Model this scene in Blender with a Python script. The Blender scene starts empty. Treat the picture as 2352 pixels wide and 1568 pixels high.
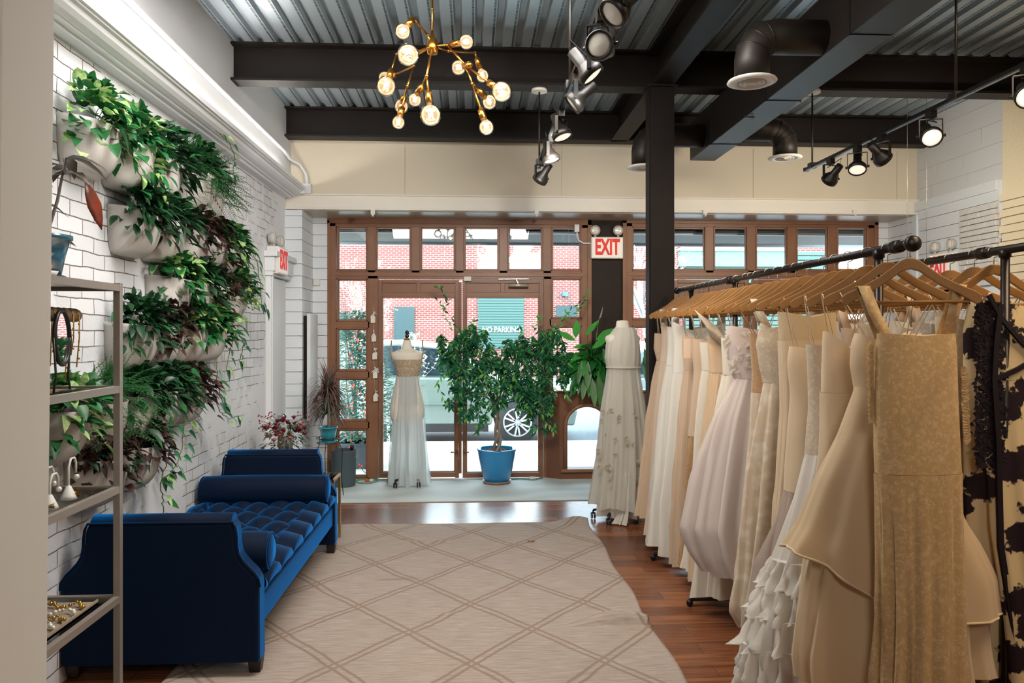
import bpy, math, random
from math import sin, cos, pi, radians, atan, tan, sqrt
from mathutils import Vector, Matrix, noise as mnoise
random.seed(7)
SC = bpy.context.scene
COL = SC.collection
# ------------------------------------------------------------------ camera, sky, lights, exposure
F, HZ, VX, H = 1700.0, 762.0, 1085.0, 1.6      # focal length (px of a 2352 frame), horizon row, vanishing column, eye height
TH = atan((1176 - VX) / F)
cd = bpy.data.cameras.new('camera'); cam = bpy.data.objects.new('camera', cd); COL.objects.link(cam)
cd.sensor_width = 36; cd.lens = F / 2352 * 36; cd.shift_y = -(784 - HZ) / 2352; cd.clip_start = .05; cd.clip_end = 300
cam.location = (0, 0, H); cam.rotation_euler = (pi / 2, 0, -TH)
SC.camera = cam
SC.view_settings.view_transform = 'Standard'; SC.view_settings.look = 'None'
SC.view_settings.gamma = 1; SC.view_settings.use_curve_mapping = False
SC.view_settings.exposure = 0.35
SC.cycles.use_denoising = True
SC.cycles.max_bounces = 7; SC.cycles.diffuse_bounces = 4; SC.cycles.glossy_bounces = 3
SC.cycles.transparent_max_bounces = 20; SC.cycles.transmission_bounces = 4
SC.cycles.sample_clamp_indirect = 6; SC.cycles.caustics_reflective = False; SC.cycles.caustics_refractive = False
wd = bpy.data.worlds.new('overcast_sky'); SC.world = wd; wd.use_nodes = True
bg = wd.node_tree.nodes['Background']; bg.inputs[0].default_value = (.72, .89, 1.0, 1); bg.inputs[1].default_value = 10.5

def lamp(name, kind, loc, energy, color, size=.2, aim=None, **kw):
    l = bpy.data.lights.new(name, kind); l.energy = energy; l.color = color
    if kind == 'AREA':
        l.size = size
        if 'size_y' in kw: l.shape = 'RECTANGLE'; l.size_y = kw.pop('size_y')
    elif kind != 'SUN': l.shadow_soft_size = size
    if kind == 'SPOT': l.spot_size = kw.pop('cone', 1.2); l.spot_blend = kw.pop('blend', .6)
    o = bpy.data.objects.new(name, l); COL.objects.link(o); o.location = loc
    if aim is not None:
        o.rotation_euler = (Vector(aim) - Vector(loc)).to_track_quat('-Z', 'Y').to_euler()
    o['kind'] = 'helper'
    return o
# unseen area lamps: fills added to brighten the room, and a warm rack lamp
lamp('ceiling_fill', 'AREA', (-.2, 3.3, 3.48), 105, (1, .95, .90), 2.4, (-.2, 5.2, 0), size_y=.9)
lamp('rack_ceiling_light', 'AREA', (2.6, 2.0, 3.45), 62, (1, .76, .50), .8, (1.7, 3.0, .6), size_y=1.0)
lamp('rear_fill', 'AREA', (.9, -1.5, 3.4), 50, (1, .92, .82), 1.6, (.6, 2.0, 1.9), size_y=1.2)
# daylight entering by the two shop windows
for n_, x0_, x1_ in (('left', -1.5, 1.3), ('right', 1.8, 4.5)):
    p_ = lamp('daylight_portal_' + n_, 'AREA', ((x0_ + x1_) / 2, 8.35, 1.4), 1, (1, 1, 1), x1_ - x0_, ((x0_ + x1_) / 2, 0, 1.4), size_y=2.8)
    p_.data.cycles.is_portal = True

# ------------------------------------------------------------------ pixel -> place helpers (frame 2352x1568)
def ray(px, py):
    xc = (px - 1176) / F
    return Vector((sin(TH) + xc * cos(TH), cos(TH) - xc * sin(TH), (HZ - py) / F))
def PD(px, py, d): return Vector((0, 0, H)) + ray(px, py) * d
def PY(px, py, Y): r = ray(px, py); return Vector((0, 0, H)) + r * (Y / r.y)
def PX(px, py, X): r = ray(px, py); return Vector((0, 0, H)) + r * (X / r.x)
def PZ(px, py, Z): r = ray(px, py); return Vector((0, 0, H)) + r * ((Z - H) / r.z)

# ------------------------------------------------------------------ materials
def srgb(h):
    h = h.lstrip('#'); c = [int(h[i:i + 2], 16) / 255 for i in (0, 2, 4)]
    return tuple((x / 12.92 if x <= .04045 else ((x + .055) / 1.055) ** 2.4) for x in c)
MATS = {}
def newmat(name):
    m = bpy.data.materials.new(name); m.use_nodes = True
    nt = m.node_tree; return m, nt, nt.nodes['Principled BSDF']
def N(nt, t, **kw):
    n = nt.nodes.new(t)
    for k, v in kw.items():
        if k in n.inputs: n.inputs[k].default_value = v
        else: setattr(n, k, v)
    return n
def coords(nt, scale=(1, 1, 1), rot=(0, 0, 0), geo=False):
    if geo: tc = nt.nodes.new('ShaderNodeNewGeometry'); out = tc.outputs['Position']
    else: tc = nt.nodes.new('ShaderNodeTexCoord'); out = tc.outputs['Object']
    mp = nt.nodes.new('ShaderNodeMapping'); mp.inputs['Scale'].default_value = scale; mp.inputs['Rotation'].default_value = rot
    nt.links.new(out, mp.inputs[0]); return mp.outputs[0]
def M(name, color, rough=.5, metal=0, bump=None, var=None, sheen=0, spec=.5, emit=None, alpha=1, coat=0, stretch=(1, 1, 1), transl=0):
    if name in MATS: return MATS[name]
    m, nt, b = newmat(name)
    c = srgb(color) if isinstance(color, str) else color
    b.inputs['Base Color'].default_value = (*c, 1); b.inputs['Roughness'].default_value = rough; b.inputs['Metallic'].default_value = metal
    b.inputs['Specular IOR Level'].default_value = spec
    if sheen: b.inputs['Sheen Weight'].default_value = sheen; b.inputs['Sheen Roughness'].default_value = .4
    if coat: b.inputs['Coat Weight'].default_value = coat; b.inputs['Coat Roughness'].default_value = .08
    if emit: b.inputs['Emission Color'].default_value = (*srgb(emit[0]), 1); b.inputs['Emission Strength'].default_value = emit[1]
    co = None
    if var or bump: co = coords(nt, stretch)
    if var:      # (scale, second colour, contrast)
        nz = N(nt, 'ShaderNodeTexNoise', Scale=var[0], Detail=5.0, Roughness=.6); nt.links.new(co, nz.inputs['Vector'])
        rp = N(nt, 'ShaderNodeValToRGB'); k = var[2] if len(var) > 2 else .25
        rp.color_ramp.elements[0].position = .5 - k / 2; rp.color_ramp.elements[1].position = .5 + k / 2
        rp.color_ramp.elements[0].color = (*c, 1); rp.color_ramp.elements[1].color = (*srgb(var[1]), 1)
        nt.links.new(nz.outputs[0], rp.inputs[0]); nt.links.new(rp.outputs[0], b.inputs['Base Color'])
    if bump:     # (scale, strength, distance)
        nz = N(nt, 'ShaderNodeTexNoise', Scale=bump[0], Detail=6.0); nt.links.new(co, nz.inputs['Vector'])
        bp = N(nt, 'ShaderNodeBump', Strength=bump[1], Distance=bump[2] if len(bump) > 2 else .01)
        nt.links.new(nz.outputs[0], bp.inputs['Height']); nt.links.new(bp.outputs[0], b.inputs['Normal'])
    out = nt.nodes['Material Output']; cur = b.outputs[0]
    if transl:
        t = N(nt, 'ShaderNodeBsdfTranslucent'); t.inputs[0].default_value = (*c, 1)
        if var: nt.links.new(rp.outputs[0], t.inputs[0])
        mx = N(nt, 'ShaderNodeMixShader'); mx.inputs[0].default_value = transl
        nt.links.new(cur, mx.inputs[1]); nt.links.new(t.outputs[0], mx.inputs[2]); cur = mx.outputs[0]
    if alpha < 1:
        t = N(nt, 'ShaderNodeBsdfTransparent'); mx = N(nt, 'ShaderNodeMixShader'); mx.inputs[0].default_value = alpha
        nt.links.new(t.outputs[0], mx.inputs[1]); nt.links.new(cur, mx.inputs[2]); cur = mx.outputs[0]
    nt.links.new(cur, out.inputs[0])
    MATS[name] = m; return m
def glassmat(name, tint=(1, 1, 1), refl=1.0, rough=0.0):
    if name in MATS: return MATS[name]
    m, nt, b = newmat(name); nt.nodes.remove(b)
    t = N(nt, 'ShaderNodeBsdfTransparent'); t.inputs[0].default_value = (*tint, 1)
    g = N(nt, 'ShaderNodeBsdfGlossy'); g.inputs['Roughness'].default_value = rough
    f = N(nt, 'ShaderNodeFresnel', IOR=1.5); mu = N(nt, 'ShaderNodeMath', operation='MULTIPLY'); mu.inputs[1].default_value = refl
    mx = N(nt, 'ShaderNodeMixShader')
    nt.links.new(f.outputs[0], mu.inputs[0]); nt.links.new(mu.outputs[0], mx.inputs[0])
    nt.links.new(t.outputs[0], mx.inputs[1]); nt.links.new(g.outputs[0], mx.inputs[2])
    nt.links.new(mx.outputs[0], nt.nodes['Material Output'].inputs[0]); MATS[name] = m; return m
def swiz(nt, order):
    """position of the surface point with its axes re-ordered, e.g. 'yz' -> (y, z, x)"""
    g = nt.nodes.new('ShaderNodeNewGeometry'); s = nt.nodes.new('ShaderNodeSeparateXYZ'); c = nt.nodes.new('ShaderNodeCombineXYZ')
    nt.links.new(g.outputs['Position'], s.inputs[0])
    for i, a in enumerate(order): nt.links.new(s.outputs['xyz'.index(a)], c.inputs[i])
    return c.outputs[0]
def brickmat(name, order, c1, c2, mortar, bw, bh, ms, bumpd=.004, wob=.02, rough=.7, patch=None, mbias=0.0):
    m, nt, b = newmat(name); v = swiz(nt, order)
    nz = N(nt, 'ShaderNodeTexNoise', Scale=4.0, Detail=4.0); nt.links.new(v, nz.inputs['Vector'])
    sb = N(nt, 'ShaderNodeVectorMath', operation='SUBTRACT'); sb.inputs[1].default_value = (.5, .5, .5); nt.links.new(nz.outputs['Color'], sb.inputs[0])
    sc = N(nt, 'ShaderNodeVectorMath', operation='SCALE'); sc.inputs['Scale'].default_value = wob; nt.links.new(sb.outputs[0], sc.inputs[0])
    ad = N(nt, 'ShaderNodeVectorMath', operation='ADD'); nt.links.new(v, ad.inputs[0]); nt.links.new(sc.outputs[0], ad.inputs[1])
    br = N(nt, 'ShaderNodeTexBrick'); br.inputs['Scale'].default_value = 1
    br.inputs['Color1'].default_value = (*srgb(c1), 1); br.inputs['Color2'].default_value = (*srgb(c2), 1); br.inputs['Mortar'].default_value = (*srgb(mortar), 1)
    br.inputs['Brick Width'].default_value = bw; br.inputs['Row Height'].default_value = bh; br.inputs['Mortar Size'].default_value = ms
    br.inputs['Mortar Smooth'].default_value = .3; br.inputs['Bias'].default_value = mbias
    nt.links.new(ad.outputs[0], br.inputs['Vector'])
    col = br.outputs['Color']; hgt = br.outputs['Fac']
    if patch:     # plastered-over areas: where big noise is high the joints vanish
        n2 = N(nt, 'ShaderNodeTexNoise', Scale=patch[0], Detail=2.0); nt.links.new(v, n2.inputs['Vector'])
        n3 = N(nt, 'ShaderNodeTexNoise', Scale=9.0, Detail=6.0); nt.links.new(v, n3.inputs['Vector'])
        a_ = N(nt, 'ShaderNodeMath', operation='MULTIPLY_ADD'); nt.links.new(n3.outputs[0], a_.inputs[0]); a_.inputs[1].default_value = .35; nt.links.new(n2.outputs[0], a_.inputs[2])
        r2 = N(nt, 'ShaderNodeMapRange'); r2.inputs['From Min'].default_value = patch[1]; r2.inputs['From Max'].default_value = patch[1] + .06
        nt.links.new(a_.outputs[0], r2.inputs[0])
        mxc = N(nt, 'ShaderNodeMix', data_type='RGBA'); nt.links.new(r2.outputs[0], mxc.inputs[0]); nt.links.new(col, mxc.inputs[6]); mxc.inputs[7].default_value = (*srgb(c1), 1)
        iv = N(nt, 'ShaderNodeMath', operation='SUBTRACT'); iv.inputs[0].default_value = 1; nt.links.new(r2.outputs[0], iv.inputs[1])
        mh = N(nt, 'ShaderNodeMath', operation='MULTIPLY'); nt.links.new(hgt, mh.inputs[0]); nt.links.new(iv.outputs[0], mh.inputs[1])
        col = mxc.outputs[2]; hgt = mh.outputs[0]
    nt.links.new(col, b.inputs['Base Color']); b.inputs['Roughness'].default_value = rough
    fn = N(nt, 'ShaderNodeTexNoise', Scale=45.0, Detail=4.0); nt.links.new(v, fn.inputs['Vector'])
    sm = N(nt, 'ShaderNodeMath', operation='MULTIPLY_ADD'); nt.links.new(fn.outputs[0], sm.inputs[0]); sm.inputs[1].default_value = -.35; nt.links.new(hgt, sm.inputs[2])
    bp = N(nt, 'ShaderNodeBump', Strength=.8, Distance=bumpd); bp.invert = True
    nt.links.new(sm.outputs[0], bp.inputs['Height']); nt.links.new(bp.outputs[0], b.inputs['Normal'])
    MATS[name] = m; return m

# ------------------------------------------------------------------ mesh builder
class MB:
    def __init__(s): s.v = []; s.f = []; s.m = []; s.sm = []
    def add(s, vs, fs, mi=0, smooth=False):
        o = len(s.v); s.v += [tuple(v) for v in vs]
        for f in fs: s.f.append(tuple(i + o for i in f)); s.m.append(mi); s.sm.append(smooth)
        return s
    def box(s, a, b, mi=0):
        x0, x1 = sorted((a[0], b[0])); y0, y1 = sorted((a[1], b[1])); z0, z1 = sorted((a[2], b[2]))
        return s.add([(x0, y0, z0), (x1, y0, z0), (x1, y1, z0), (x0, y1, z0), (x0, y0, z1), (x1, y0, z1), (x1, y1, z1), (x0, y1, z1)],
                     [(0, 3, 2, 1), (4, 5, 6, 7), (0, 1, 5, 4), (1, 2, 6, 5), (2, 3, 7, 6), (3, 0, 4, 7)], mi)
    def bar(s, p, q, w, h, up=(0, 0, 1), mi=0):
        p, q = Vector(p), Vector(q); d = (q - p).normalized(); u = Vector(up)
        sd = d.cross(u)
        if sd.length < 1e-4: sd = d.cross(Vector((1, 0, 0)))
        sd.normalize(); u = sd.cross(d).normalized()
        vs = [c + sd * (a * w / 2) + u * (b * h / 2) for c in (p, q) for a, b in ((-1, -1), (1, -1), (1, 1), (-1, 1))]
        return s.add(vs, [(0, 1, 2, 3), (7, 6, 5, 4), (0, 4, 5, 1), (1, 5, 6, 2), (2, 6, 7, 3), (3, 7, 4, 0)], mi)
    def tube(s, pts, r, seg=8, mi=0, cap=True):
        pts = [Vector(p) for p in pts]; n = len(pts)
        rs = r if isinstance(r, (list, tuple)) else [r] * n
        o = len(s.v); ref = None
        for i, p in enumerate(pts):
            t = (pts[min(i + 1, n - 1)] - pts[max(i - 1, 0)])
            t = t.normalized() if t.length > 1e-9 else Vector((0, 0, 1))
            if ref is None: ref = t.orthogonal().normalized()
            else:
                ref = ref - t * ref.dot(t)
                ref = ref.normalized() if ref.length > 1e-6 else t.orthogonal().normalized()
            b = t.cross(ref)
            for k in range(seg):
                a = 2 * pi * k / seg; s.v.append(tuple(p + (ref * cos(a) + b * sin(a)) * rs[i]))
        for i in range(n - 1):
            for k in range(seg):
                k2 = (k + 1) % seg
                s.f.append((o + i * seg + k, o + i * seg + k2, o + (i + 1) * seg + k2, o + (i + 1) * seg + k)); s.m.append(mi); s.sm.append(True)
        if cap:
            s.f.append(tuple(o + k for k in reversed(range(seg)))); s.m.append(mi); s.sm.append(False)
            s.f.append(tuple(o + (n - 1) * seg + k for k in range(seg))); s.m.append(mi); s.sm.append(False)
        return s
    def lathe(s, prof, c=(0, 0, 0), seg=24, axis=(0, 0, 1), mi=0, smooth=True, sx=1, sy=1, cap=True):
        """prof: list of (radius, height) along axis"""
        A = Vector(axis).normalized()
        U = Vector((1, 0, 0)) if abs(A.z) > .999 else A.orthogonal().normalized()
        V = A.cross(U); c = Vector(c); o = len(s.v)
        for r, h in prof:
            for k in range(seg):
                a = 2 * pi * k / seg; s.v.append(tuple(c + A * h + U * (r * sx * cos(a)) + V * (r * sy * sin(a))))
        for i in range(len(prof) - 1):
            for k in range(seg):
                k2 = (k + 1) % seg
                s.f.append((o + i * seg + k, o + i * seg + k2, o + (i + 1) * seg + k2, o + (i + 1) * seg + k)); s.m.append(mi); s.sm.append(smooth)
        if cap and prof[0][0] > 1e-5: s.f.append(tuple(o + k for k in reversed(range(seg)))); s.m.append(mi); s.sm.append(False)
        if cap and prof[-1][0] > 1e-5: s.f.append(tuple(o + (len(prof) - 1) * seg + k for k in range(seg))); s.m.append(mi); s.sm.append(False)
        return s
    def ball(s, c, r, seg=16, rings=10, mi=0, sc=(1, 1, 1)):
        c = Vector(c); o = len(s.v)
        for i in range(rings + 1):
            t = pi * i / rings
            for k in range(seg):
                a = 2 * pi * k / seg
                s.v.append((c.x + r * sc[0] * sin(t) * cos(a), c.y + r * sc[1] * sin(t) * sin(a), c.z - r * sc[2] * cos(t)))
        for i in range(rings):
            for k in range(seg):
                k2 = (k + 1) % seg
                s.f.append((o + i * seg + k, o + i * seg + k2, o + (i + 1) * seg + k2, o + (i + 1) * seg + k)); s.m.append(mi); s.sm.append(True)
        return s
    def prism(s, poly, axis, a, b, mi=0, smooth=False):
        """poly: 2-D outline in the two other axes (x: (y,z); y: (x,z); z: (x,y)) extruded from a to b"""
        def P(p, t): return {'x': (t, p[0], p[1]), 'y': (p[0], t, p[1]), 'z': (p[0], p[1], t)}[axis]
        n = len(poly); o = len(s.v)
        s.v += [P(p, a) for p in poly] + [P(p, b) for p in poly]
        s.f.append(tuple(o + i for i in range(n))); s.m.append(mi); s.sm.append(False)
        s.f.append(tuple(o + n + i for i in reversed(range(n)))); s.m.append(mi); s.sm.append(False)
        for i in range(n):
            j = (i + 1) % n; s.f.append((o + i, o + n + i, o + n + j, o + j)); s.m.append(mi); s.sm.append(smooth)
        return s
    def grid(s, fn, nu, nv, mi=0, smooth=True, closeu=False):
        o = len(s.v)
        for j in range(nv + 1):
            for i in range(nu if closeu else nu + 1): s.v.append(tuple(fn(i / nu, j / nv)))
        w = nu if closeu else nu + 1
        for j in range(nv):
            for i in range(nu):
                i2 = (i + 1) % w
                s.f.append((o + j * w + i, o + j * w + i2, o + (j + 1) * w + i2, o + (j + 1) * w + i)); s.m.append(mi); s.sm.append(smooth)
        return s
    def leaf(s, p, d, up, L, Wd, kind='heart', mi=0, droop=.3, fold=.15):
        p = Vector(p); d = Vector(d).normalized(); up = Vector(up)
        sd = d.cross(up)
        if sd.length < 1e-3: sd = d.orthogonal()
        sd.normalize(); nn = sd.cross(d).normalized()
        prof = {'heart': ((0, .25), (.12, .95), (.35, 1), (.68, .62), (1, 0)), 'lance': ((0, .12), (.25, .75), (.5, 1), (.78, .6), (1, 0)),
                'strap': ((0, .5), (.3, 1), (.6, .85), (.85, .5), (1, 0))}[kind]
        vs = []
        for t, w in prof:
            c = p + d * (L * t) - Vector((0, 0, 1)) * (droop * L * t * t)
            vs += [c - sd * (w * Wd / 2) + nn * (fold * w * Wd), c, c + sd * (w * Wd / 2) + nn * (fold * w * Wd)]
        fs = []
        for i in range(len(prof) - 1):
            a = i * 3
            if i == len(prof) - 2: fs += [(a, a + 1, a + 4), (a + 1, a + 2, a + 4)]
            else: fs += [(a, a + 1, a + 4, a + 3), (a + 1, a + 2, a + 5, a + 4)]
        vs = vs[:-3] + [vs[-2]]
        fs = [tuple(x if x < len(vs) else len(vs) - 1 for x in f) for f in fs]
        if len(prof) * 3 - 2 == len(vs): fs[-2:] = [((len(prof) - 2) * 3, (len(prof) - 2) * 3 + 1, len(vs) - 1), ((len(prof) - 2) * 3 + 1, (len(prof) - 2) * 3 + 2, len(vs) - 1)]
        return s.add(vs, fs, mi, True)

def tag(o, label=None, cat=None, group=None, kind=None):
    if label: o['label'] = label
    if cat: o['category'] = cat
    if group: o['group'] = group
    if kind: o['kind'] = kind
    return o
def root_loc(o):
    L = Vector((0, 0, 0))
    while o is not None: L = L + o.location; o = o.parent
    return L
def build(name, mb, mats, parent=None, bevel=0, subsurf=0, solid=0):
    """one mesh object; coordinates in mb are world coordinates (local to the parent's own place once parented)"""
    if not isinstance(mats, (list, tuple)): mats = [mats]
    me = bpy.data.meshes.new(name)
    if parent is not None: off = root_loc(parent)
    else:
        xs = [v[0] for v in mb.v]; ys = [v[1] for v in mb.v]; zs = [v[2] for v in mb.v]
        off = Vector(((min(xs) + max(xs)) / 2, (min(ys) + max(ys)) / 2, min(zs)))
    me.from_pydata([(v[0] - off.x, v[1] - off.y, v[2] - off.z) for v in mb.v], [], mb.f)
    for m in mats: me.materials.append(m)
    me.polygons.foreach_set('material_index', mb.m); me.polygons.foreach_set('use_smooth', mb.sm)
    me.update()
    o = bpy.data.objects.new(name, me); COL.objects.link(o)
    if parent is not None: o.parent = parent
    else: o.location = off
    if bevel:
        md = o.modifiers.new('edge', 'BEVEL'); md.width = bevel; md.segments = 2; md.limit_method = 'ANGLE'; md.angle_limit = radians(40)
    if subsurf:
        md = o.modifiers.new('round', 'SUBSURF'); md.levels = md.render_levels = subsurf
    if solid:
        md = o.modifiers.new('thick', 'SOLIDIFY'); md.thickness = solid
    return o
def empty(name, loc, label=None, cat=None, group=None, rz=0):
    o = bpy.data.objects.new(name, None); COL.objects.link(o); o.location = loc; o.rotation_euler = (0, 0, rz); o.empty_display_size = .1
    return tag(o, label, cat, group)
def copy_tree(o, parent=None):
    c = o.copy(); COL.objects.link(c)
    if parent is not None: c.parent = parent
    for ch in [x for x in bpy.data.objects if x.parent == o]: copy_tree(ch, c)
    return c
def struct(name, mb, mats, parent=None, **kw):
    o = build(name, mb, mats, parent, **kw)
    if parent is None: o['kind'] = 'structure'
    return o
def text(name, body, parent, loc, rot, size, mat, extrude=.002, sx=1, bold=0):
    cu = bpy.data.curves.new(name, 'FONT'); cu.body = body; cu.size = size; cu.extrude = extrude; cu.offset = bold
    cu.align_x = 'CENTER'; cu.align_y = 'CENTER'
    tmp = bpy.data.objects.new(name + '_tmp', cu); COL.objects.link(tmp)
    bpy.context.view_layer.update()
    me = bpy.data.meshes.new_from_object(tmp.evaluated_get(bpy.context.evaluated_depsgraph_get()))
    bpy.data.objects.remove(tmp); me.materials.clear(); me.materials.append(mat)
    o = bpy.data.objects.new(name, me); COL.objects.link(o)
    o.parent = parent; o.location = Vector(loc) - root_loc(parent); o.rotation_euler = rot; o.scale = (sx, 1, 1)
    return o

# ================================================================== THE ROOM
XL, XR, YW, YH, ZS, ZB, ZC = -1.868, 4.67, 8.10, 7.52, 2.82, 3.50, 3.79
m_white = M('white_paint', '#dcdfe2', .55, bump=(30, .15, .004))
m_cream = M('cream_paint', '#d9cfba', .6, bump=(20, .1, .004))
m_upper = M('white_block_paint', '#d5d8db', .6, bump=(26, .3, .006))
m_black = M('black_painted_steel', '#130e0c', .55, bump=(60, .25, .003), var=(6, '#1c1512', .5), spec=.25)
m_blackm = M('black_metal', '#15120f', .42, spec=.5)
m_deckm = M('galvanised_deck', '#b9c8d2', .38, .6, bump=(14, .12, .003), var=(5, '#b8c4cc', .6))
m_brick = brickmat('painted_brick_left', 'yz', '#dddfe2', '#cdd0d4', '#6a5f58', .215, .0765, .0032, .007, .035, patch=(.75, .655))
m_brickr = brickmat('painted_brick_right', 'yz', '#cfcdc8', '#bcb9b2', '#6b5a50', .2, .07, .006, .012, .06)
m_glass = glassmat('window_glass', (.985, 1, .99), 1.1)

def plankfloor():
    m, nt, b = newmat('wood_plank_floor'); v = swiz(nt, 'xy')
    br = N(nt, 'ShaderNodeTexBrick'); br.inputs['Scale'].default_value = 1; br.offset = .37
    br.inputs['Color1'].default_value = (*srgb('#8f5a38'), 1); br.inputs['Color2'].default_value = (*srgb('#5e3320'), 1); br.inputs['Mortar'].default_value = (*srgb('#3a1e12'), 1)
    br.inputs['Brick Width'].default_value = 1.15; br.inputs['Row Height'].default_value = .125; br.inputs['Mortar Size'].default_value = .0012; br.inputs['Bias'].default_value = -.1
    nt.links.new(v, br.inputs['Vector'])
    mp = N(nt, 'ShaderNodeMapping'); mp.inputs['Scale'].default_value = (1.6, 26, 1); nt.links.new(v, mp.inputs[0])
    nz = N(nt, 'ShaderNodeTexNoise', Scale=1.3, Detail=7.0, Roughness=.65); nt.links.new(mp.outputs[0], nz.inputs['Vector'])
    r = N(nt, 'ShaderNodeValToRGB'); r.color_ramp.elements[0].position = .3; r.color_ramp.elements[1].position = .7
    r.color_ramp.elements[0].color = (.42, .38, .36, 1); r.color_ramp.elements[1].color = (1.25, 1.2, 1.15, 1)
    nt.links.new(nz.outputs[0], r.inputs[0])
    mx = N(nt, 'ShaderNodeMix', data_type='RGBA', blend_type='MULTIPLY'); mx.inputs[0].default_value = 1
    nt.links.new(br.outputs['Color'], mx.inputs[6]); nt.links.new(r.outputs[0], mx.inputs[7]); nt.links.new(mx.outputs[2], b.inputs['Base Color'])
    b.inputs['Roughness'].default_value = .27; b.inputs['Specular IOR Level'].default_value = .6
    bp = N(nt, 'ShaderNodeBump', Strength=.12, Distance=.002); nt.links.new(nz.outputs[0], bp.inputs['Height']); nt.links.new(bp.outputs[0], b.inputs['Normal'])
    return m
m_floor = plankfloor()
struct('floor', MB().box((XL - .3, -4.2, -.12), (XR + .3, YW, 0)), m_floor)
# white carpet of the window bay, with its brushed arcs
def carpetmat():
    m, nt, b = newmat('pale_carpet'); v = swiz(nt, 'xy')
    w = N(nt, 'ShaderNodeTexWave', wave_type='RINGS', Scale=.9, Distortion=14.0, Detail=1.5); w.inputs['Detail Scale'].default_value = .6; nt.links.new(v, w.inputs['Vector'])
    r = N(nt, 'ShaderNodeValToRGB'); r.color_ramp.elements[0].color = (*srgb('#bcc6c5'), 1); r.color_ramp.elements[1].color = (*srgb('#c9d1cf'), 1)
    nt.links.new(w.outputs['Color'], r.inputs[0]); nt.links.new(r.outputs[0], b.inputs['Base Color']); b.inputs['Roughness'].default_value = .95
    nz = N(nt, 'ShaderNodeTexNoise', Scale=320.0); nt.links.new(v, nz.inputs['Vector'])
    bp = N(nt, 'ShaderNodeBump', Strength=.4, Distance=.004); nt.links.new(nz.outputs[0], bp.inputs['Height']); nt.links.new(bp.outputs[0], b.inputs['Normal'])
    return m
tag(build('bay_carpet', MB().box((-1.73, 6.98, 0), (4.6, 8.06, .012)), carpetmat(), bevel=.004),
    'pale grey-white carpet with brushed arcs covering the bay floor under the shop windows', 'carpet')

struct('wall_left', MB().box((XL - .15, -4.2, 0), (XL, YW + .1, 2.97)), m_brick)
mb = MB().box((XL - .15, -4.2, 2.97), (-1.82, YH + .1, ZC + .1))
struct('wall_left_upper', mb, m_upper)
# coursing of the painted blocks above the cornice
mb = MB().tube([(-1.822, -4, 3.16), (-1.822, YH, 3.16)], .004, 4)
for i in range(24): mb.tube([(-1.822, YH - .2 - i * .41, 2.97 if i % 2 else 3.16), (-1.822, YH - .2 - i * .41, 3.16 if i % 2 else 3.34)], .0025, 4)
struct('trim_block_joints', mb, m_upper)
# cornice with cove light
cp = [(-1.885, 2.93), (-1.80, 2.93), (-1.795, 2.944), (-1.765, 2.944), (-1.76, 2.952), (-1.745, 2.953), (-1.722, 2.962), (-1.70, 2.978), (-1.688, 2.997), (-1.672, 3.0), (-1.67, 3.008), (-1.655, 3.01), (-1.655, 3.04), (-1.672, 3.04), (-1.68, 3.012), (-1.72, 2.985), (-1.885, 2.975)]
struct('trim_cornice_left', MB().prism(cp, 'y', -4.2, YH - .06).box((-1.80, YH - .085, 2.97), (-1.66, YH - .06, 3.04)), m_white)
m_led = M('cove_led', '#ffffff', .5, emit=('#fff6ea', 55))
t = empty('cove_light', (-1.77, 3, 3.0), 'long white cove light strip glowing on top of the left cornice', 'light')
build('diffuser', MB().tube([(-1.765, -3.5, 3.0), (-1.765, YH - .4, 3.0)], .011, 6), m_led, t)
build('channel', MB().box((-1.785, -3.5, 2.978), (-1.745, YH - .1, 2.99)), m_white, t)
# cream wall above the bay and its white header
struct('wall_front_upper', MB().box((XL, YH + .03, 2.97), (XR + .2, YH + .2, ZC + .1)), m_cream)
mb = MB().box((XL, YH, 2.84), (XR, YH + .22, 2.975)).box((XL, YH - .025, 2.825), (XR, YH + .05, 2.845)).box((XL, YH - .02, 2.968), (XR, YH + .05, 2.985))
struct('trim_header', mb, M('header_paint', '#e6e1d6', .5), bevel=.004)
mb = MB()
for px in (930, 1730, 1290, 2060):
    p = PY(px, 400, YH + .03); mb.box((p.x - .0015, YH + .026, 2.985), (p.x + .0015, YH + .031, 3.5))
struct('trim_seams', mb, M('seam', '#a79d8a', .8))
struct('ceiling_bay', MB().box((-1.71, YH + .05, ZS), (XR, YW + .12, ZS + .12)), M('bay_soffit', '#b4a294', .32, bump=(3, .3, .02), spec=.6))
# bay side: white shiplap boards
m_ship = M('shiplap_paint', '#dde3e8', .5, bump=(18, .08, .003))
def shiplap(mb, z0, z1, fn):
    z = z0
    while z < z1 - .01:
        fn(mb, z + .003, min(z + .118, z1)); z += .12
mb = MB().box((XL - .1, YH, 0), (-1.735, YH + .15, ZS)); shiplap(mb, 0, ZS, lambda b, a, c: b.box((XL, YH - .02, a), (-1.70, YH + .05, c)))
shiplap(mb, 0, ZS, lambda b, a, c: b.box((-1.74, YH + .05, a), (-1.705, YW, c)))
shiplap(mb, 0, ZS, lambda b, a, c: b.box((-1.71, YW - .07, a), (-1.555, YW, c)))
mb.box((-1.95, YW - .04, 0), (-1.555, YW + .1, ZS))
struct('wall_bay_left', mb, m_ship)
mb = MB(); shiplap(mb, 0, 2.86, lambda b, a, c: b.box((XR - .03, 6.3, a), (XR + .02, YW - .07, c)))
p = PY(2009, 500, YW); shiplap(mb, 0, ZS, lambda b, a, c: b.box((p.x, YW - .06, a), (XR, YW, c)))
mb.box((p.x, YW - .02, 0), (XR + .1, YW + .1, ZS)).box((XR - .05, YW - .62, 0), (XR, YW - .55, ZS))
struct('wall_bay_right', mb, m_ship)
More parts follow.
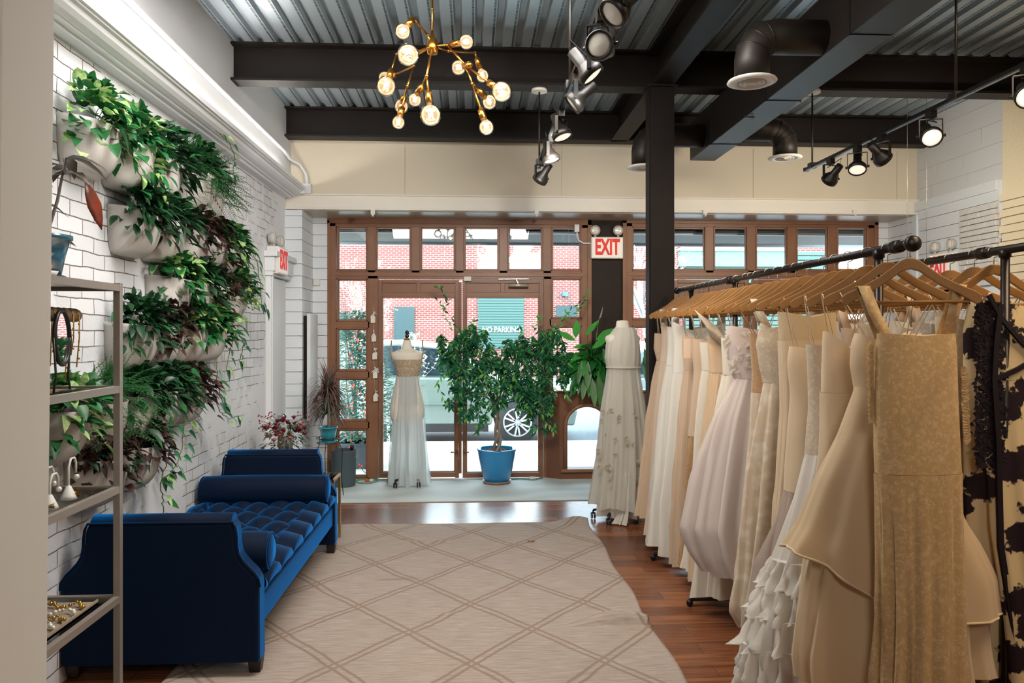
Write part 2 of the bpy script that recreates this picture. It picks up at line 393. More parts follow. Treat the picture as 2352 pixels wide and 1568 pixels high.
struct('trim_board_cap', MB().box((XR - .05, 6.3, 2.855), (XR + .02, YH, 2.95)), m_ship, bevel=.004)
struct('wall_right', MB().box((XR, -4.2, 0), (XR + .15, YW + .1, ZC + .1)), m_upper)
mb = MB()
for k in range(5): mb.box((XR - .004, 6.2, 3.09 + k * .19), (XR, YH, 3.094 + k * .19))
for k, (y, r) in enumerate(((6.75, 0), (7.2, 1), (6.55, 2), (7.0, 3), (6.8, 1), (7.3, 0))): mb.box((XR - .004, y, 2.95 + r * .19), (XR, y + .004, 3.09 + r * .19))
struct('trim_block_joints_right', mb, M('joint_grey', '#b9bbbc', .8))
# the exposed broken brick patch and the warm painted pier nearer the camera
mb = MB(); rr = random.Random(3)
for k in range(14):
    z = 2.02 + k * .052; y = 6.30 + rr.uniform(-.05, .0); y1 = 6.78
    while y < y1:
        l = rr.choice((.16, .2, .1)); mb.box((XR - .06 - rr.uniform(0, .012), y, z), (XR - .03, min(y + l - .006, y1), z + .047)); y += l
struct('wall_right_brick_patch', mb, M('patch_brick', '#c9c8c6', .8, bump=(35, .8, .01), var=(9, '#d8d7d5', .4)), bevel=.004)
mb = MB().box((XR - .02, -4.2, 0), (XR + .01, 6.26, ZC + .1))
for k in range(40):
    z = 1.9 + k * .07
    if z > 2.75: break
    mb.box((XR - .05, 5.3, z), (XR - .02, 6.26 - (k % 2) * .03, z + .062))
struct('wall_right_pier', mb, M('warm_cream_paint', '#ecdfc0', .6, bump=(30, .4, .008)))
struct('wall_back', MB().box((XL - .3, -4.35, 0), (XR + .3, -4.2, ZC + .1)), m_cream)
# near wall end at the left edge of the view (leans very slightly, as the old wall does)
e0, e1 = PY(127, 0, 2.0), PY(109, 1568, 2.0)
zt, zb = ZC + .1, 0.0
sl = (e0.x - e1.x) / (e0.z - e1.z); xe = lambda z: e1.x + sl * (z - e1.z)
struct('wall_near_left', MB().prism([(XL, zb), (xe(zb), zb), (xe(zt), zt), (XL, zt)], 'y', 1.78, 2.0), M('near_plaster', '#d0cfca', .65, bump=(7, .15, .01)), bevel=.006)

# corrugated metal deck ceiling, ribs running towards the street
mb = MB(); x = XL; prof = []
while x < XR + .2:
    prof += [(x, ZC), (x + .088, ZC), (x + .098, ZC + .036), (x + .14, ZC + .036)]; x += .15
vs = []; fs = []
for y in (-4.2, YH + .05): vs += [(a, y, b) for a, b in prof]
n = len(prof); fs = [(i, i + 1, n + i + 1, n + i) for i in range(n - 1)]
mb.add(vs, fs)
mb.box((XL - .2, -4.2, ZC + .05), (XR + .3, YH + .2, ZC + .12))
for i in range(n // 4):    # punched strips along each rib side
    xx = prof[i * 4 + 1][0] + .004
    for j in range(0): pass
struct('ceiling', mb, m_deckm)
def perfmat():
    m, nt, b = newmat('punched_strip'); v = swiz(nt, 'xy')
    w = N(nt, 'ShaderNodeTexWave', wave_type='BANDS', bands_direction='Y', Scale=14.0); nt.links.new(v, w.inputs['Vector'])
    r = N(nt, 'ShaderNodeValToRGB'); r.color_ramp.elements[0].color = (*srgb('#2c3338'), 1); r.color_ramp.elements[1].color = (*srgb('#a9b6be'), 1)
    r.color_ramp.elements[0].position = .4; r.color_ramp.elements[1].position = .55
    nt.links.new(w.outputs['Color'], r.inputs[0]); nt.links.new(r.outputs[0], b.inputs['Base Color']); b.inputs['Metallic'].default_value = .9; b.inputs['Roughness'].default_value = .4
    return m
mb = MB()
for i in range(n // 4):
    xx = prof[i * 4][0]; mb.box((xx + .066, -4.1, ZC - .0015), (xx + .080, YH + .03, ZC))
struct('ceiling_punched_strips', mb, perfmat())

def ibeam(w, h, tf=.018, tw=.012):
    return [(-w / 2, 0), (w / 2, 0), (w / 2, tf), (tw / 2, tf), (tw / 2, h - tf), (w / 2, h - tf), (w / 2, h), (-w / 2, h), (-w / 2, h - tf), (-tw / 2, h - tf), (-tw / 2, tf), (-w / 2, tf)]
hb = ZC - ZB
YB1, YB2 = 5.68 + .08, 7.36
for i, y in enumerate((-2.1, .0, 2.1, 4.0 - .15, YB1, YB2)):
    mb = MB().prism([(y + a, ZB + b) for a, b in ibeam(.16, hb)], 'x', -1.84, XR + .02)
    o = struct('steel_beam', mb, m_black); 
GX = (PD(1497, 187, 5.68).x + PD(1548, 187, 5.68).x) / 2
struct('steel_girder', MB().prism([(GX + a, ZB + b) for a, b in ibeam(.17, hb - .005)], 'y', -4.1, 7.32), m_black)
# steel column: wide-flange seen from its flange
cx = PY(1520, 500, 5.66).x
colp = [(-.09, -.09), (.09, -.09), (.09, -.075), (.006, -.075), (.006, .075), (.09, .075), (.09, .09), (-.09, .09), (-.09, .075), (-.006, .075), (-.006, -.075), (-.09, -.075)]
mb = MB().prism([(cx + a, 5.72 + b) for a, b in colp], 'z', 0, ZB - .012).box((cx - .098, 5.66, .0), (cx - .085, 5.78, ZB - .012)).box((cx - .11, 5.6, ZB - .014), (cx + .11, 5.84, ZB - .001))
for dx in (-.06, .06):
    for dy in (-.08, .08): mb.lathe([(.012, 0), (.012, .012)], (cx + dx, 5.72 + dy, ZB - .026), 6)
struct('steel_column', mb, m_black)

# ------------------------------------------------------------------ storefront of brown wood
m_wood = M('storefront_wood', '#8f6448', .42, bump=(30, .25, .003), var=(3.5, '#7b523a', .6), stretch=(1, 1, 1))
m_woodd = M('storefront_wood_dark', '#65442f', .45, bump=(30, .2, .003), var=(4, '#7d4f35', .6))
m_steeld = M('brown_black_panel', '#1c130f', .55, bump=(25, .3, .006), var=(5, '#281b15', .5), spec=.25)
def fb(mb, x0, y0, x1, y1, Y, ya, yb, mi=0):
    a, b = PY(x0, y1, Y), PY(x1, y0, Y); return mb.box((a.x, ya, a.z), (b.x, yb, b.z), mi)
def bead(mb, pane, d=.012):
    """moulded glazing bead inside an opening"""
    a, b = PY(pane[0], pane[3], YW), PY(pane[2], pane[1], YW)
    for w, y0, y1 in ((.014, YW - .052, YW + .02), (.024, YW - .03, YW + .01)):
        mb.box((a.x, y0, a.z), (a.x + w, y1, b.z)); mb.box((b.x - w, y0, a.z), (b.x, y1, b.z))
        mb.box((a.x, y0, a.z), (b.x, y1, a.z + w)); mb.box((a.x, y0, b.z - w), (b.x, y1, b.z))
def glassp(mb, pane, Y=YW - .005):
    a, b = PY(pane[0], pane[3], YW), PY(pane[2], pane[1], YW)
    mb.box((a.x + .01, Y - .003, a.z + .01), (b.x - .01, Y + .003, b.z - .01))
def unit(nw, ox, mull, sideL, sideR, rowsL, rowsR, doors, nd):
    """ox: outer left/right px, mull: transom openings, side columns with their rows, door zone px"""
    fr = MB(); y0, y1 = 507, 1106
    fb(fr, ox[0], y0, ox[0] + 20, y1 if nd == 1 else 906, YW, YW - .05, YW + .06); fb(fr, ox[1] - 20, y0, ox[1], y1 if nd == 3 else 906, YW, YW - .05, YW + .06)
    fb(fr, ox[0], y0, ox[1], 521, YW, YW - .05, YW + .06)
    fb(fr, ox[0] - 2, y0 - 1, ox[1] + 2, y0 + 7, YW, YW - .065, YW); fb(fr, ox[0] - 2, y0, ox[0] + 7, y1 if nd == 1 else 906, YW, YW - .065, YW); fb(fr, ox[1] - 7, y0, ox[1] + 2, y1 if nd == 3 else 906, YW, YW - .065, YW)
    fb(fr, ox[0], 623, ox[1], 640, YW, YW - .045, YW + .06); fb(fr, ox[0] + 10, 628, ox[1] - 10, 634, YW, YW - .055, YW)
    for (a, b) in zip(mull[:-1], mull[1:]): fb(fr, a[1], 515, b[0], 630, YW, YW - .045, YW + .05)
    fb(fr, sideL[1], 630, doors[0], y1, YW, YW - .045, YW + .05); fb(fr, doors[1], 630, sideR[0], y1, YW, YW - .045, YW + .05)
    panes = [(a[0], 521, a[1], 623) for a in mull] + [(sideL[0], r[0], sideL[1], r[1]) for r in rowsL] + [(sideR[0], r[0], sideR[1], r[1]) for r in rowsR]
    for sd, rows in ((sideL, rowsL), (sideR, rowsR)):
        for (a, b) in zip(rows[:-1], rows[1:]): fb(fr, sd[0] - 4, a[1], sd[1] + 4, b[0], YW, YW - .045, YW + .05)
        fb(fr, sd[0] - 4, rows[-1][1], sd[1] + 4, min(rows[-1][1] + 14, y1), YW, YW - .045, YW + .05)
    for p in panes: bead(fr, p)
    fb(fr, doors[0], 1097, doors[1], 1108, YW, YW - .04, YW + .08)
    o = struct(nw, fr, m_wood, bevel=.0025)
    g = MB()
    for p in panes: glassp(g, p)
    build('window_glass', g, m_glass, o)
    mid = (doors[0] + doors[1]) / 2; leaves = ((doors[0] + 1, mid - 4), (mid + 4, doors[1] - 1))
    for k, (a, b) in enumerate(leaves):
        dm = MB(); Yd0, Yd1 = YW - .03, YW + .02
        fb(dm, a, 643, a + 8, 1096, YW, Yd0, Yd1); fb(dm, b - 9, 643, b, 1096, YW, Yd0, Yd1)
        fb(dm, a + 8, 672, b - 9, 682, YW, Yd0, Yd1); fb(dm, a + 8, 643, b - 9, 650, YW, Yd0, Yd1); fb(dm, a + 8, 650, b - 9, 672, YW, Yd0 + .018, Yd1)
        w = b - a - 17
        for f0, f1 in ((.47, .53),): fb(dm, a + 8 + w * f0, 650, a + 8 + w * f1, 672, YW, Yd0, Yd1)
        fb(dm, a + 8, 1084, b - 9, 1096, YW, Yd0, Yd1)
        pn = (a + 8, 682, b - 9, 1084)
        A, B = PY(pn[0], pn[3], YW), PY(pn[2], pn[1], YW)
        for q in (((A.x, A.z), (A.x + .012, B.z)), ((B.x - .012, A.z), (B.x, B.z)), ((A.x, A.z), (B.x, A.z + .012)), ((A.x, B.z - .012), (B.x, B.z))):
            dm.box((q[0][0], Yd0 - .008, q[0][1]), (q[1][0], Yd1, q[1][1]))
        d = struct('door_%d' % (nd + k), dm, m_wood, bevel=.0025)
        g = MB(); glassp(g, pn); build('door_glass', g, m_glass, d)
        hx = PY(b - 4 if k == 0 else a + 4, 1040, YW).x
        zz = PY(0, 1043, YW).z
        hm = MB().lathe([(.02, 0), (.02, .01)], (hx, Yd0 - .01, zz), 12, (0, 1, 0)).tube([(hx, Yd0, zz), (hx, Yd0 - .045, zz), (hx - (.07 if k == 0 else -.05), Yd0 - .05, zz - .01)], .008, 8)
        build('door_handle', hm, M('aged_brass', '#9b6a48', .35, .9), d)
        if k == 0:
            build('weather_strip', MB().box((PY(mid - 5, 0, YW).x, Yd0 - .014, PY(0, 1096, YW).z), (PY(mid + 2, 0, YW).x, Yd0 - .001, PY(0, 645, YW).z)), m_woodd, d)
            z0, z1 = PY(0, 1085, YW).z, PY(0, 1020, YW).z
            build('flush_bolt', MB().tube([(hx + .012, Yd0 - .02, z0), (hx + .012, Yd0 - .02, z1)], .006, 6).box((hx, Yd0 - .02, z0 + .1), (hx + .024, Yd0, z0 + .13)), M('bolt_steel', '#a58a78', .4, .8), d)
        else:
            p = PY(1187 if nd == 1 else doors[1] - 72, 656, YW)
            cm = MB().tube([(p.x - .09, Yd0 - .05, p.z), (p.x + .12, Yd0 - .05, p.z)], .022, 12)
            build('door_closer', cm, M('closer_steel', '#c9c3b8', .35, .7), d)
            q = PY(1180 if nd == 1 else doors[1] - 80, 642, YW)
            build('closer_arm', MB().bar((q.x - .17, Yd0 - .05, q.z), (q.x + .16, Yd0 - .04, q.z + .005), .012, .006).bar((q.x + .02, Yd0 - .05, q.z), (p.x + .02, Yd0 - .05, p.z), .012, .01), M('closer_steel', '', 0), d)
    return o
rowsfull = [(640, 738), (753, 852), (867, 967), (983, 1095)]
unit('window_1', (753, 1355), [(775, 846), (863, 946), (965, 1047), (1065, 1147), (1165, 1247), (1265, 1335)], (775, 846), (1265, 1335), rowsfull, [(638, 732), (748, 905)], (869, 1248), 1)
unit('window_2', (1430, 2009), [(1449, 1525), (1543, 1619), (1636, 1715), (1732, 1807), (1825, 1900), (1918, 1989)], (1449, 1525), (1918, 1989), [(640, 735), (748, 905)], rowsfull, (1546, 1898), 3)
mb = MB(); fb(mb, 1353, 506, 1433, 908, YW, YW - .03, YW + .1); struct('wall_pier_between_windows', mb, m_steeld)
mb = MB(); fb(mb, 700, 470, 2100, 508, YW, YW - .02, YW + .2); struct('wall_above_windows', mb, m_steeld)
# projecting wooden bulkhead with the arched light
YBK = 7.95
def bulk(x0, x1, arch, name):
    mb = MB(); zt = PY(0, 906, YBK).z; zt0 = PY(0, 1106, YBK).z * 0
    xa, xb = PY(x0, 0, YBK).x, PY(x1, 0, YBK).x
    if arch:
        c, hw = PY(arch[0], 0, YBK).x, arch[1] / F * YBK; zb_, zs = PY(0, 1090, YBK).z, PY(0, 985, YBK).z; rise = PY(0, 937, YBK).z - zs
        mb.box((xa, YBK, zt0), (c - hw, YW, zt)).box((c + hw, YBK, zt0), (xb, YW, zt)).box((c - hw, YBK, zt0), (c + hw, YW, zb_))
        n = 20; pts = [(c - hw * cos(pi * i / n), zs + rise * sin(pi * i / n)) for i in range(n + 1)]
        for p, q in zip(pts[:-1], pts[1:]):
            mb.prism([(p[0], p[1]), (q[0], q[1]), (q[0], zt), (p[0], zt)], 'y', YBK, YW)
        ring = [(c - hw, YBK - .008, zb_)] + [(a, YBK - .008, b) for a, b in pts] + [(c + hw, YBK - .008, zb_)]
        o = struct(name, mb, m_woodd)
        build('arch_moulding', MB().tube(ring, .022, 8).tube([(p[0], p[1] - .008, p[2]) for p in ring], .010, 6), m_wood, o)
        build('arch_sill', MB().box((c - hw - .05, YBK - .035, zb_ - .03), (c + hw + .05, YBK, zb_ + .004)), m_wood, o, bevel=.004)
        build('arch_glass', MB().box((c - hw, YW - .03, zb_), (c + hw, YW - .024, zs + rise)), glassmat('arch_glass', (.82, .87, .88), 1.6), o)
    else:
        o = struct(name, mb.box((xa, YBK, 0), (xb, YW, zt)), m_woodd)
    build('ledge', MB().box((xa - .02, YBK - .03, zt), (xb, YW + .02, zt + .02)), m_wood, o, bevel=.004)
    return o
bulk(1285, 1440, (1348, 50), 'trim_1')
bulk(1440, 1540, None, 'trim_2')
a0, a1 = PY(1250, 0, YW - .04), PY(1286, 0, YBK)
struct('trim_3', MB().prism([(a0.x, YW - .03), (a1.x, YBK), (a1.x, YW), (a0.x + .02, YW)], 'z', 0, PY(0, 906, YBK).z + .01), m_woodd)

# ------------------------------------------------------------------ outside
m_side = M('sidewalk_concrete', '#b0aeaa', .85, bump=(20, .2, .01))
struct('sidewalk', MB().box((-14, YW, -.14), (18, 10.9, -.005)), m_side)
struct('street', MB().box((-40, 10.9, -.3), (45, 28, -.13)), M('asphalt', '#6d7072', .9, bump=(40, .4, .01)))
m_rb = brickmat('red_brick', 'xz', '#7a352e', '#6b302a', '#97877f', .21, .078, .012, .004, 0.0, rough=.85)
t = empty('street_brick_building', (0, 28, 0), 'red brick building with green doors across the street behind the shop windows', 'building')
build('brick_wall', MB().box((-26, 28, -.2), (7.86, 28.25, 5.6)), m_rb, t)
m_teal = M('teal_door_paint', '#163436', .5); m_tealr = M('teal_shutter', '#35564f', .5)
def pb(x0, y0, x1, y1, Y, ya, yb): return fb(MB(), x0, y0, x1, y1, Y, ya, yb)
for q, m in (((905, 705, 952, 800), m_teal), ((778, 722, 804, 800), m_teal)):
    build('building_door', pb(*q, 27.95, 27.9, 28.1), m, t)
a, b = PY(1098, 800, 27.9), PY(1203, 683, 27.9)
mb = MB(); z = a.z
while z < b.z: mb.box((a.x, 27.9, z), (b.x, 27.97, z + .075)).box((a.x, 27.94, z + .075), (b.x, 28.0, z + .1)); z += .1
rd = build('roller_shutter', mb, m_tealr, t)
text('shutter_lettering', 'NO PARKING', rd, ((a.x + b.x) / 2 + .02, 27.88, PY(0, 757, 27.9).z), (pi / 2, 0, 0), .30, M('white_lettering', '#eef5f2', .6), .004, .8, .001)
build('building_window', pb(1277, 702, 1326, 730, 27.95, 27.9, 28.1), m_teal, t)
build('wall_lamp', pb(1292, 670, 1304, 680, 27.8, 27.7, 28.0), M('lamp_teal', '#3f6f86', .5), t)
t = empty('street_garage_building', (14, 28, 0), 'low brick garage with a green fascia seen through the right-hand window row', 'building')
build('brick_wall', MB().box((7.9, 28.3, -.2), (15.2, 30, 5.6)), m_rb, t)
build('green_fascia', pb(1560, 577, 1800, 612, 28.1, 27.9, 28.3), M('mint_fascia', '#5c7f70', .5), t)
build('fascia_edge', pb(1560, 571, 1800, 577, 28.1, 27.8, 28.3), M('mint_edge', '#bcd8cc', .5), t)
mb = MB(); z = -.1
while z < 4.6: mb.box((8.2, 28.1, z), (15, 28.2, z + .14)); z += .18
build('shutter', mb, m_tealr, t)
t = empty('street_glass_tower', (20, 30, 0), 'blue glass-clad building seen beyond the garage through the right-hand panes', 'building')
build('facade', MB().box((15.4, 29, -.2), (21, 31, 7)), M('blue_facade', '#3f6080', .25, spec=.8), t)
mb = MB()
for k in range(8): mb.box((15.4 + k * .75, 28.95, 0), (15.44 + k * .75, 29, 7))
for k in range(6): mb.box((15.4, 28.95, k * 1.2), (21, 29, k * 1.2 + .04))
build('mullions', mb, M('pale_mullion', '#c4d6e6', .4), t)
a, b = PY(1940, 1100, 12.0), PY(1986, 540, 12.0)
tag(build('brick_pillar', MB().box((a.x, 12, -.14), (b.x + .1, 12.4, 5)), brickmat('pillar_brick', 'xz', '#b98678', '#8d6a60', '#cfc6bd', .2, .075, .012, .006, .02)), 'worn red brick pillar beside the street at the far right pane', 'pillar')
# dark canopy over the shopfront
t = empty('shop_awning', (1.5, 8.9, 2.7), 'dark flat awning over the shopfront outside the top row of panes', 'awning')
build('awning_slab', MB().box((-3, 8.25, 2.72), (7, 9.35, 2.98)), M('awning_dark', '#3b3634', .6), t)
build('awning_rail', MB().box((-3, 8.3, 2.705), (7, 8.34, 2.72)).box((-3, 9.3, 2.69), (7, 9.36, 2.72)), M('awning_rail', '#8b8f92', .4, .5), t)

# parked cars -------------------------------------------------------
m_car = M('silver_green_paint', '#748079', .3, .2, coat=.8)
m_cglass = M('car_glass', '#1b2a33', .06, .0, spec=1.0)
m_tire = M('tyre_rubber', '#2b2d2f', .8); m_alloy = M('alloy', '#c9cccf', .35, .4); m_dark = M('dark_plastic', '#1c1d1f', .7)
def make_car(x0, label, paint):
    """x0: x of the front wheel; nose towards +x; near side at y=yn"""
    yn, yf, zs = 11.35, 13.1, -.13
    t = empty('parked_car', (x0 - 1.4, (yn + yf) / 2, zs), label, 'car', 'cars parked along the street')
    z = lambda h: zs + h
    body = [(-3.85, .42), (-3.88, .75), (-3.80, 1.05), (.75, 1.0), (.93, .80), (.95, .50), (.88, .30), (.40, .26)]
    def arch(c, r=.40): return [(c + r * cos(a), .30 + r * sin(a)) for a in [i * pi / 10 for i in range(11)]]
    low = [(.88, .28)] + arch(0) + arch(-2.85) + [(-3.8, .30)]
    top = [(-3.86, .70), (-3.80, 1.00), (-2.6, 1.04), (-1.2, 1.03), (-.2, .99), (.55, .90), (.86, .74), (.93, .5)]
    mb = MB(); poly = low + top
    mb.prism([(x0 + a, z(b)) for a, b in poly], 'y', yn + .02, yf - .02)
    build('car_body', mb, paint, t, bevel=.03)
    roof = [(-3.70, 1.0), (-3.45, 1.45), (-3.0, 1.58), (-1.8, 1.60), (-1.15, 1.52), (-.30, 1.0)]
    build('cabin', MB().prism([(x0 + a, z(b)) for a, b in roof], 'y', yn + .14, yf - .14), paint, t, bevel=.05)
    for q in ([(-3.50, 1.07), (-3.28, 1.42), (-2.72, 1.50), (-2.72, 1.07)], [(-2.62, 1.07), (-2.62, 1.51), (-1.80, 1.52), (-1.74, 1.06)], [(-1.66, 1.06), (-1.70, 1.51), (-1.2, 1.46), (-.78, 1.14), (-.74, 1.05)], [(-.70, 1.05), (-.70, 1.12), (-.52, 1.04)]):
        build('side_window', MB().prism([(x0 + a, z(b)) for a, b in q], 'y', yn + .125, yn + .145), m_cglass, t)
    build('sill_cladding', MB().box((x0 - 2.4, yn, z(.20)), (x0 - .45, yn + .1, z(.32))), m_dark, t)
    for dx in (-1.55, -2.7): build('handle', MB().tube([(x0 + dx - .09, yn + .0, z(.92)), (x0 + dx, yn - .02, z(.925)), (x0 + dx + .09, yn + .0, z(.92))], .014, 8), paint, t)
    for dx in (-1.70, -.62): build('door_seam', MB().box((x0 + dx, yn + .012, z(.35)), (x0 + dx + .012, yn + .021, z(1.0))), m_dark, t)
    build('belt_moulding', MB().box((x0 - 3.6, yn + .0, z(.62)), (x0 - .5, yn + .022, z(.65))), paint, t)
    for dx in (0, -2.85):
        c = (x0 + dx, yn + .03, z(.335))
        w = build('wheel', MB().lathe([(.20, 0), (.30, -.01), (.335, .03), (.335, .18), (.2, .2)], c, 36, (0, 1, 0)), m_tire, t)
        build('hub_dish', MB().lathe([(.0, .03), (.19, .025), (.215, .0), (.222, -.006), (.21, -.008), (.20, .02), (0, .045)], c, 36, (0, 1, 0)), M('dark_alloy', '#232528', .4, .6), w)
        sp = MB().lathe([(.222, -.006), (.208, -.018), (.20, .0)], c, 36, (0, 1, 0), cap=False).lathe([(0, -.028), (.035, -.026), (.05, -.01)], c, 20, (0, 1, 0))
        for k in range(6):
            a = 2 * pi * k / 6 + .5; d = Vector((cos(a), 0, sin(a))); s_ = Vector((-sin(a), 0, cos(a))); cc = Vector(c) + Vector((0, -.018, 0))
            for o_ in (-.4, .4):
                sp.bar(cc + d * .03 + s_ * .012 * o_, cc + d * .21 + s_ * .10 * o_, .026, .016, (0, 1, 0))
        for k in range(5):
            a = 2 * pi * k / 5; sp.lathe([(.012, -.01), (.012, -.034)], (c[0] + .065 * cos(a), c[1], c[2] + .065 * sin(a)), 8, (0, 1, 0), 1)
        build('spokes', sp, [m_alloy, m_dark], w)
    return t
wx = PD(1187, 982, 11.6)
make_car(wx.x, 'silver-green car with bright alloy wheels parked outside the glass doors, behind the fig tree', m_car)
make_car(wx.x + 5.35, 'pale blue-white car parked ahead of the silver one, seen through the right window', M('white_blue_paint', '#818f96', .25, .1, coat=.8))

# planter and hedge outside the left panes
m_lf = [M('leaf_fresh', '#3f8f45', .42, var=(20, '#2c7034', .5), transl=.25), M('leaf_deep', '#24602f', .4, var=(20, '#17441f', .5), transl=.15), M('leaf_light', '#74b45c', .45, transl=.3)]
m_out = M('outdoor_leaf', '#3c6251', .5, var=(12, '#6a8f78', .6), transl=.2); m_bark = M('bark_grey', '#8b8580', .8, bump=(60, .5, .004))
c = PY(815, 1086, 8.95)
t = empty('planter_box', (c.x, 8.95, 0), 'dark grey square street planter with a tall leafy holly bush outside the left panes', 'planter')
a, b = PY(777, 1086, 8.75), PY(852, 1018, 8.75)
build('box', MB().box((a.x, 8.75, 0), (b.x, 9.2, b.z)).box((a.x - .015, 8.735, b.z - .03), (b.x + .015, 9.215, b.z)), M('planter_grey', '#3f474d', .6), t, bevel=.006)
mb = MB(); rr = random.Random(5)
for i in range(4200):
    h = rr.random(); z = b.z + h * 1.55
    w = .27 * (1 - .55 * h ** 2) + .05; an = rr.uniform(0, 2 * pi); q = sqrt(rr.random()) * w
    p = Vector(((a.x + b.x) / 2 + .03 + q * cos(an) * 1.1 + (.10 * (1 - abs(h * 2 - .6))), 8.98 + q * sin(an) * .8, z))
    d = Vector((cos(an), sin(an), rr.uniform(-.3, .7)))
    mb.leaf(p, d, (0, 0, 1), rr.uniform(.045, .075), rr.uniform(.028, .042), 'lance', 0, .2)
build('foliage', mb, m_out, t)
mb = MB()
for k in range(7):
    x = (a.x + b.x) / 2 + rr.uniform(-.1, .1); mb.tube([(x, 8.98, .3), (x + rr.uniform(-.1, .1), 8.98, 1.0), (x + rr.uniform(-.2, .25), 8.98, 1.9 + rr.uniform(-.2, .2))], [.012, .008, .003], 5)
build('stems', mb, m_bark, t)

def bare_tree(name, label, base, top, spread, seed, mat, blossom=None, depth=5, r0=.05):
    rr = random.Random(seed); mb = MB(); tips = []
    def br(p, d, L, r, lv):
        pts = [p]; q = Vector(p); dd = Vector(d)
        for k in range(4):
            dd = (dd + Vector((rr.uniform(-.25, .25), rr.uniform(-.2, .2), rr.uniform(-.1, .22)))).normalized(); q = q + dd * L / 4; pts.append(q.copy())
        mb.tube(pts, [r, r * .9, r * .8, r * .7, r * .6], 5 if lv < 2 else 4, cap=False)
        if lv >= depth: tips.extend(pts[1:]); return
        for k in range(3 if lv else 5):
            s = rr.choice(pts[1:]) if k else pts[-1]
            nd = (dd + Vector((rr.uniform(-1, 1) * spread, rr.uniform(-.6, .6) * spread, rr.uniform(-.2, .8)))).normalized()
            br(s, nd, L * rr.uniform(.55, .8), r * .55, lv + 1)
    br(Vector(base), Vector((0, 0, 1)), top, r0, 0)
    t = empty(name, base, label, 'tree')
    build('branches', mb, mat, t)
    if blossom:
        fm = MB()
        for p in tips:
            if rr.random() < .8:
                for k in range(2):
                    d = Vector((rr.uniform(-1, 1), rr.uniform(-1, 1), rr.uniform(-.3, 1)))
                    fm.leaf(p, d, (0, 0, 1), .05, .035, 'lance')
        build('blossom', fm, blossom, t)
    return t
p = PY(893, 1000, 10.3)
bare_tree('street_tree', 'slender street tree with pale blossom tips behind the far mannequin', (p.x, 10.3, -.01), 1.15, .7, 11, M('pale_bark', '#b7b2ab', .8), M('blossom', '#d3d8b6', .6, transl=.3), 4, .025)
p = PY(1560, 1000, 10.4)
bare_tree('street_tree', 'bare pale-branched street tree outside the right-hand shop window', (p.x - .3, 10.4, -.01), 1.9, .9, 4, M('white_bark', '#cfd2d4', .8), None, 5, .05)
p = PY(1448, 1000, 10.6)
bare_tree('street_tree', 'bare dark-branched street tree just right of the dark pier', (p.x - .05, 10.6, -.01), 1.5, .8, 23, M('dark_bark', '#5b5f66', .8), None, 4, .03)

# ================================================================== CEILING SERVICES, LAMPS, SIGNS
m_brass = M('brushed_brass', '#b8863f', .28, 1.0)
m_duct = M('black_duct', '#231e1b', .45, .3, bump=(12, .12, .004))
m_ductb = M('black_duct_round', '#211b16', .5, .2, bump=(12, .12, .004))
m_diff = M('diffuser_white', '#d8d4cc', .45)
# rectangular duct
p0, p1 = PD(1588, 366, 6.65), PD(1647, 364, 6.65)
dx0, dx1, dz0, dz1, dy0, dy1 = p0.x, p1.x, p0.z, ZB - .015, -3.9, 6.6
t = empty('rectangular_duct', ((dx0 + dx1) / 2, 3, dz0), 'long black rectangular air duct running under the steel beams towards the street', 'air duct')
build('duct_body', MB().box((dx0, dy0, dz0), (dx1, dy1, dz1)), m_duct, t, bevel=.004)
for y in (6.0, 4.85, 3.75, 2.6):
    s_ = MB().box((dx0 - .004, y, dz0 - .005), (dx1 + .006, y + .012, dz0 + .001)).box((dx0 - .007, y, dz0 - .008), (dx0 + .001, y + .012, dz1)).box((dx1 - .001, y, dz0 - .008), (dx1 + .007, y + .012, dz1))
    build('duct_seam', s_, m_blackm, t)
mb = MB().tube([(dx0 - .02, 5.2, dz0 - .01), (dx0 + .05, 5.2, dz0 - .012)], .005, 6)
build('seam_clip', mb, m_blackm, t)
def branch(label, d, px_el, side, zax, r, xlen_z):
    """round branch leaving the duct sideways, one bend, then down to a round diffuser"""
    xs = dx0 if side < 0 else dx1
    ex = PD(px_el, 300, d).x; y = PD(px_el, 300, d).y; zt_ = xlen_z
    t = empty('round_duct', (ex, y, zt_), label, 'air duct', 'round branches of the air duct')
    R = .13; pts = [(xs - side * .012, y, zax), (ex - side * R, y, zax)]
    for k in range(1, 5):
        a = pi / 2 * k / 4; pts.append((ex - side * R + side * R * sin(a), y, zax - R * (1 - cos(a))))
    pts.append((ex, y, zt_ + .02))
    mb = MB().tube(pts, r, 28)
    for i in range(2, 6):      # seams of the gored elbow
        p_, q_ = Vector(pts[i]), (Vector(pts[min(i + 1, 6)]) - Vector(pts[i - 1])).normalized()
    build('duct_pipe', mb, m_ductb, t)
    for i in (2, 3, 4):
        p_ = Vector(pts[i]); q_ = (Vector(pts[i + 1]) - Vector(pts[i - 1])).normalized()
        build('duct_seam', MB().tube([p_ - q_ * .003, p_ + q_ * .003], r + .003, 28), m_blackm, t)
    g = MB().lathe([(r + .035, .012), (r + .04, .004), (r + .015, -.006), (r - .02, 0), (r - .02, .014)], (ex, y, zt_), 32, cap=False)
    for k in range(3):
        q = (r - .025) * (1 - k * .31); g.lathe([(q, .012), (q, -.004), (q - .018, .006), (q - .02, .012)], (ex, y, zt_), 28, cap=False)
    g.lathe([(.014, .01), (.014, -.004), (0, -.006)], (ex, y, zt_), 14)
    build('diffuser', g, m_diff, t)
    build('diffuser_throat', MB().lathe([(r - .012, .016), (r - .012, .012)], (ex, y, zt_), 28), m_blackm, t)
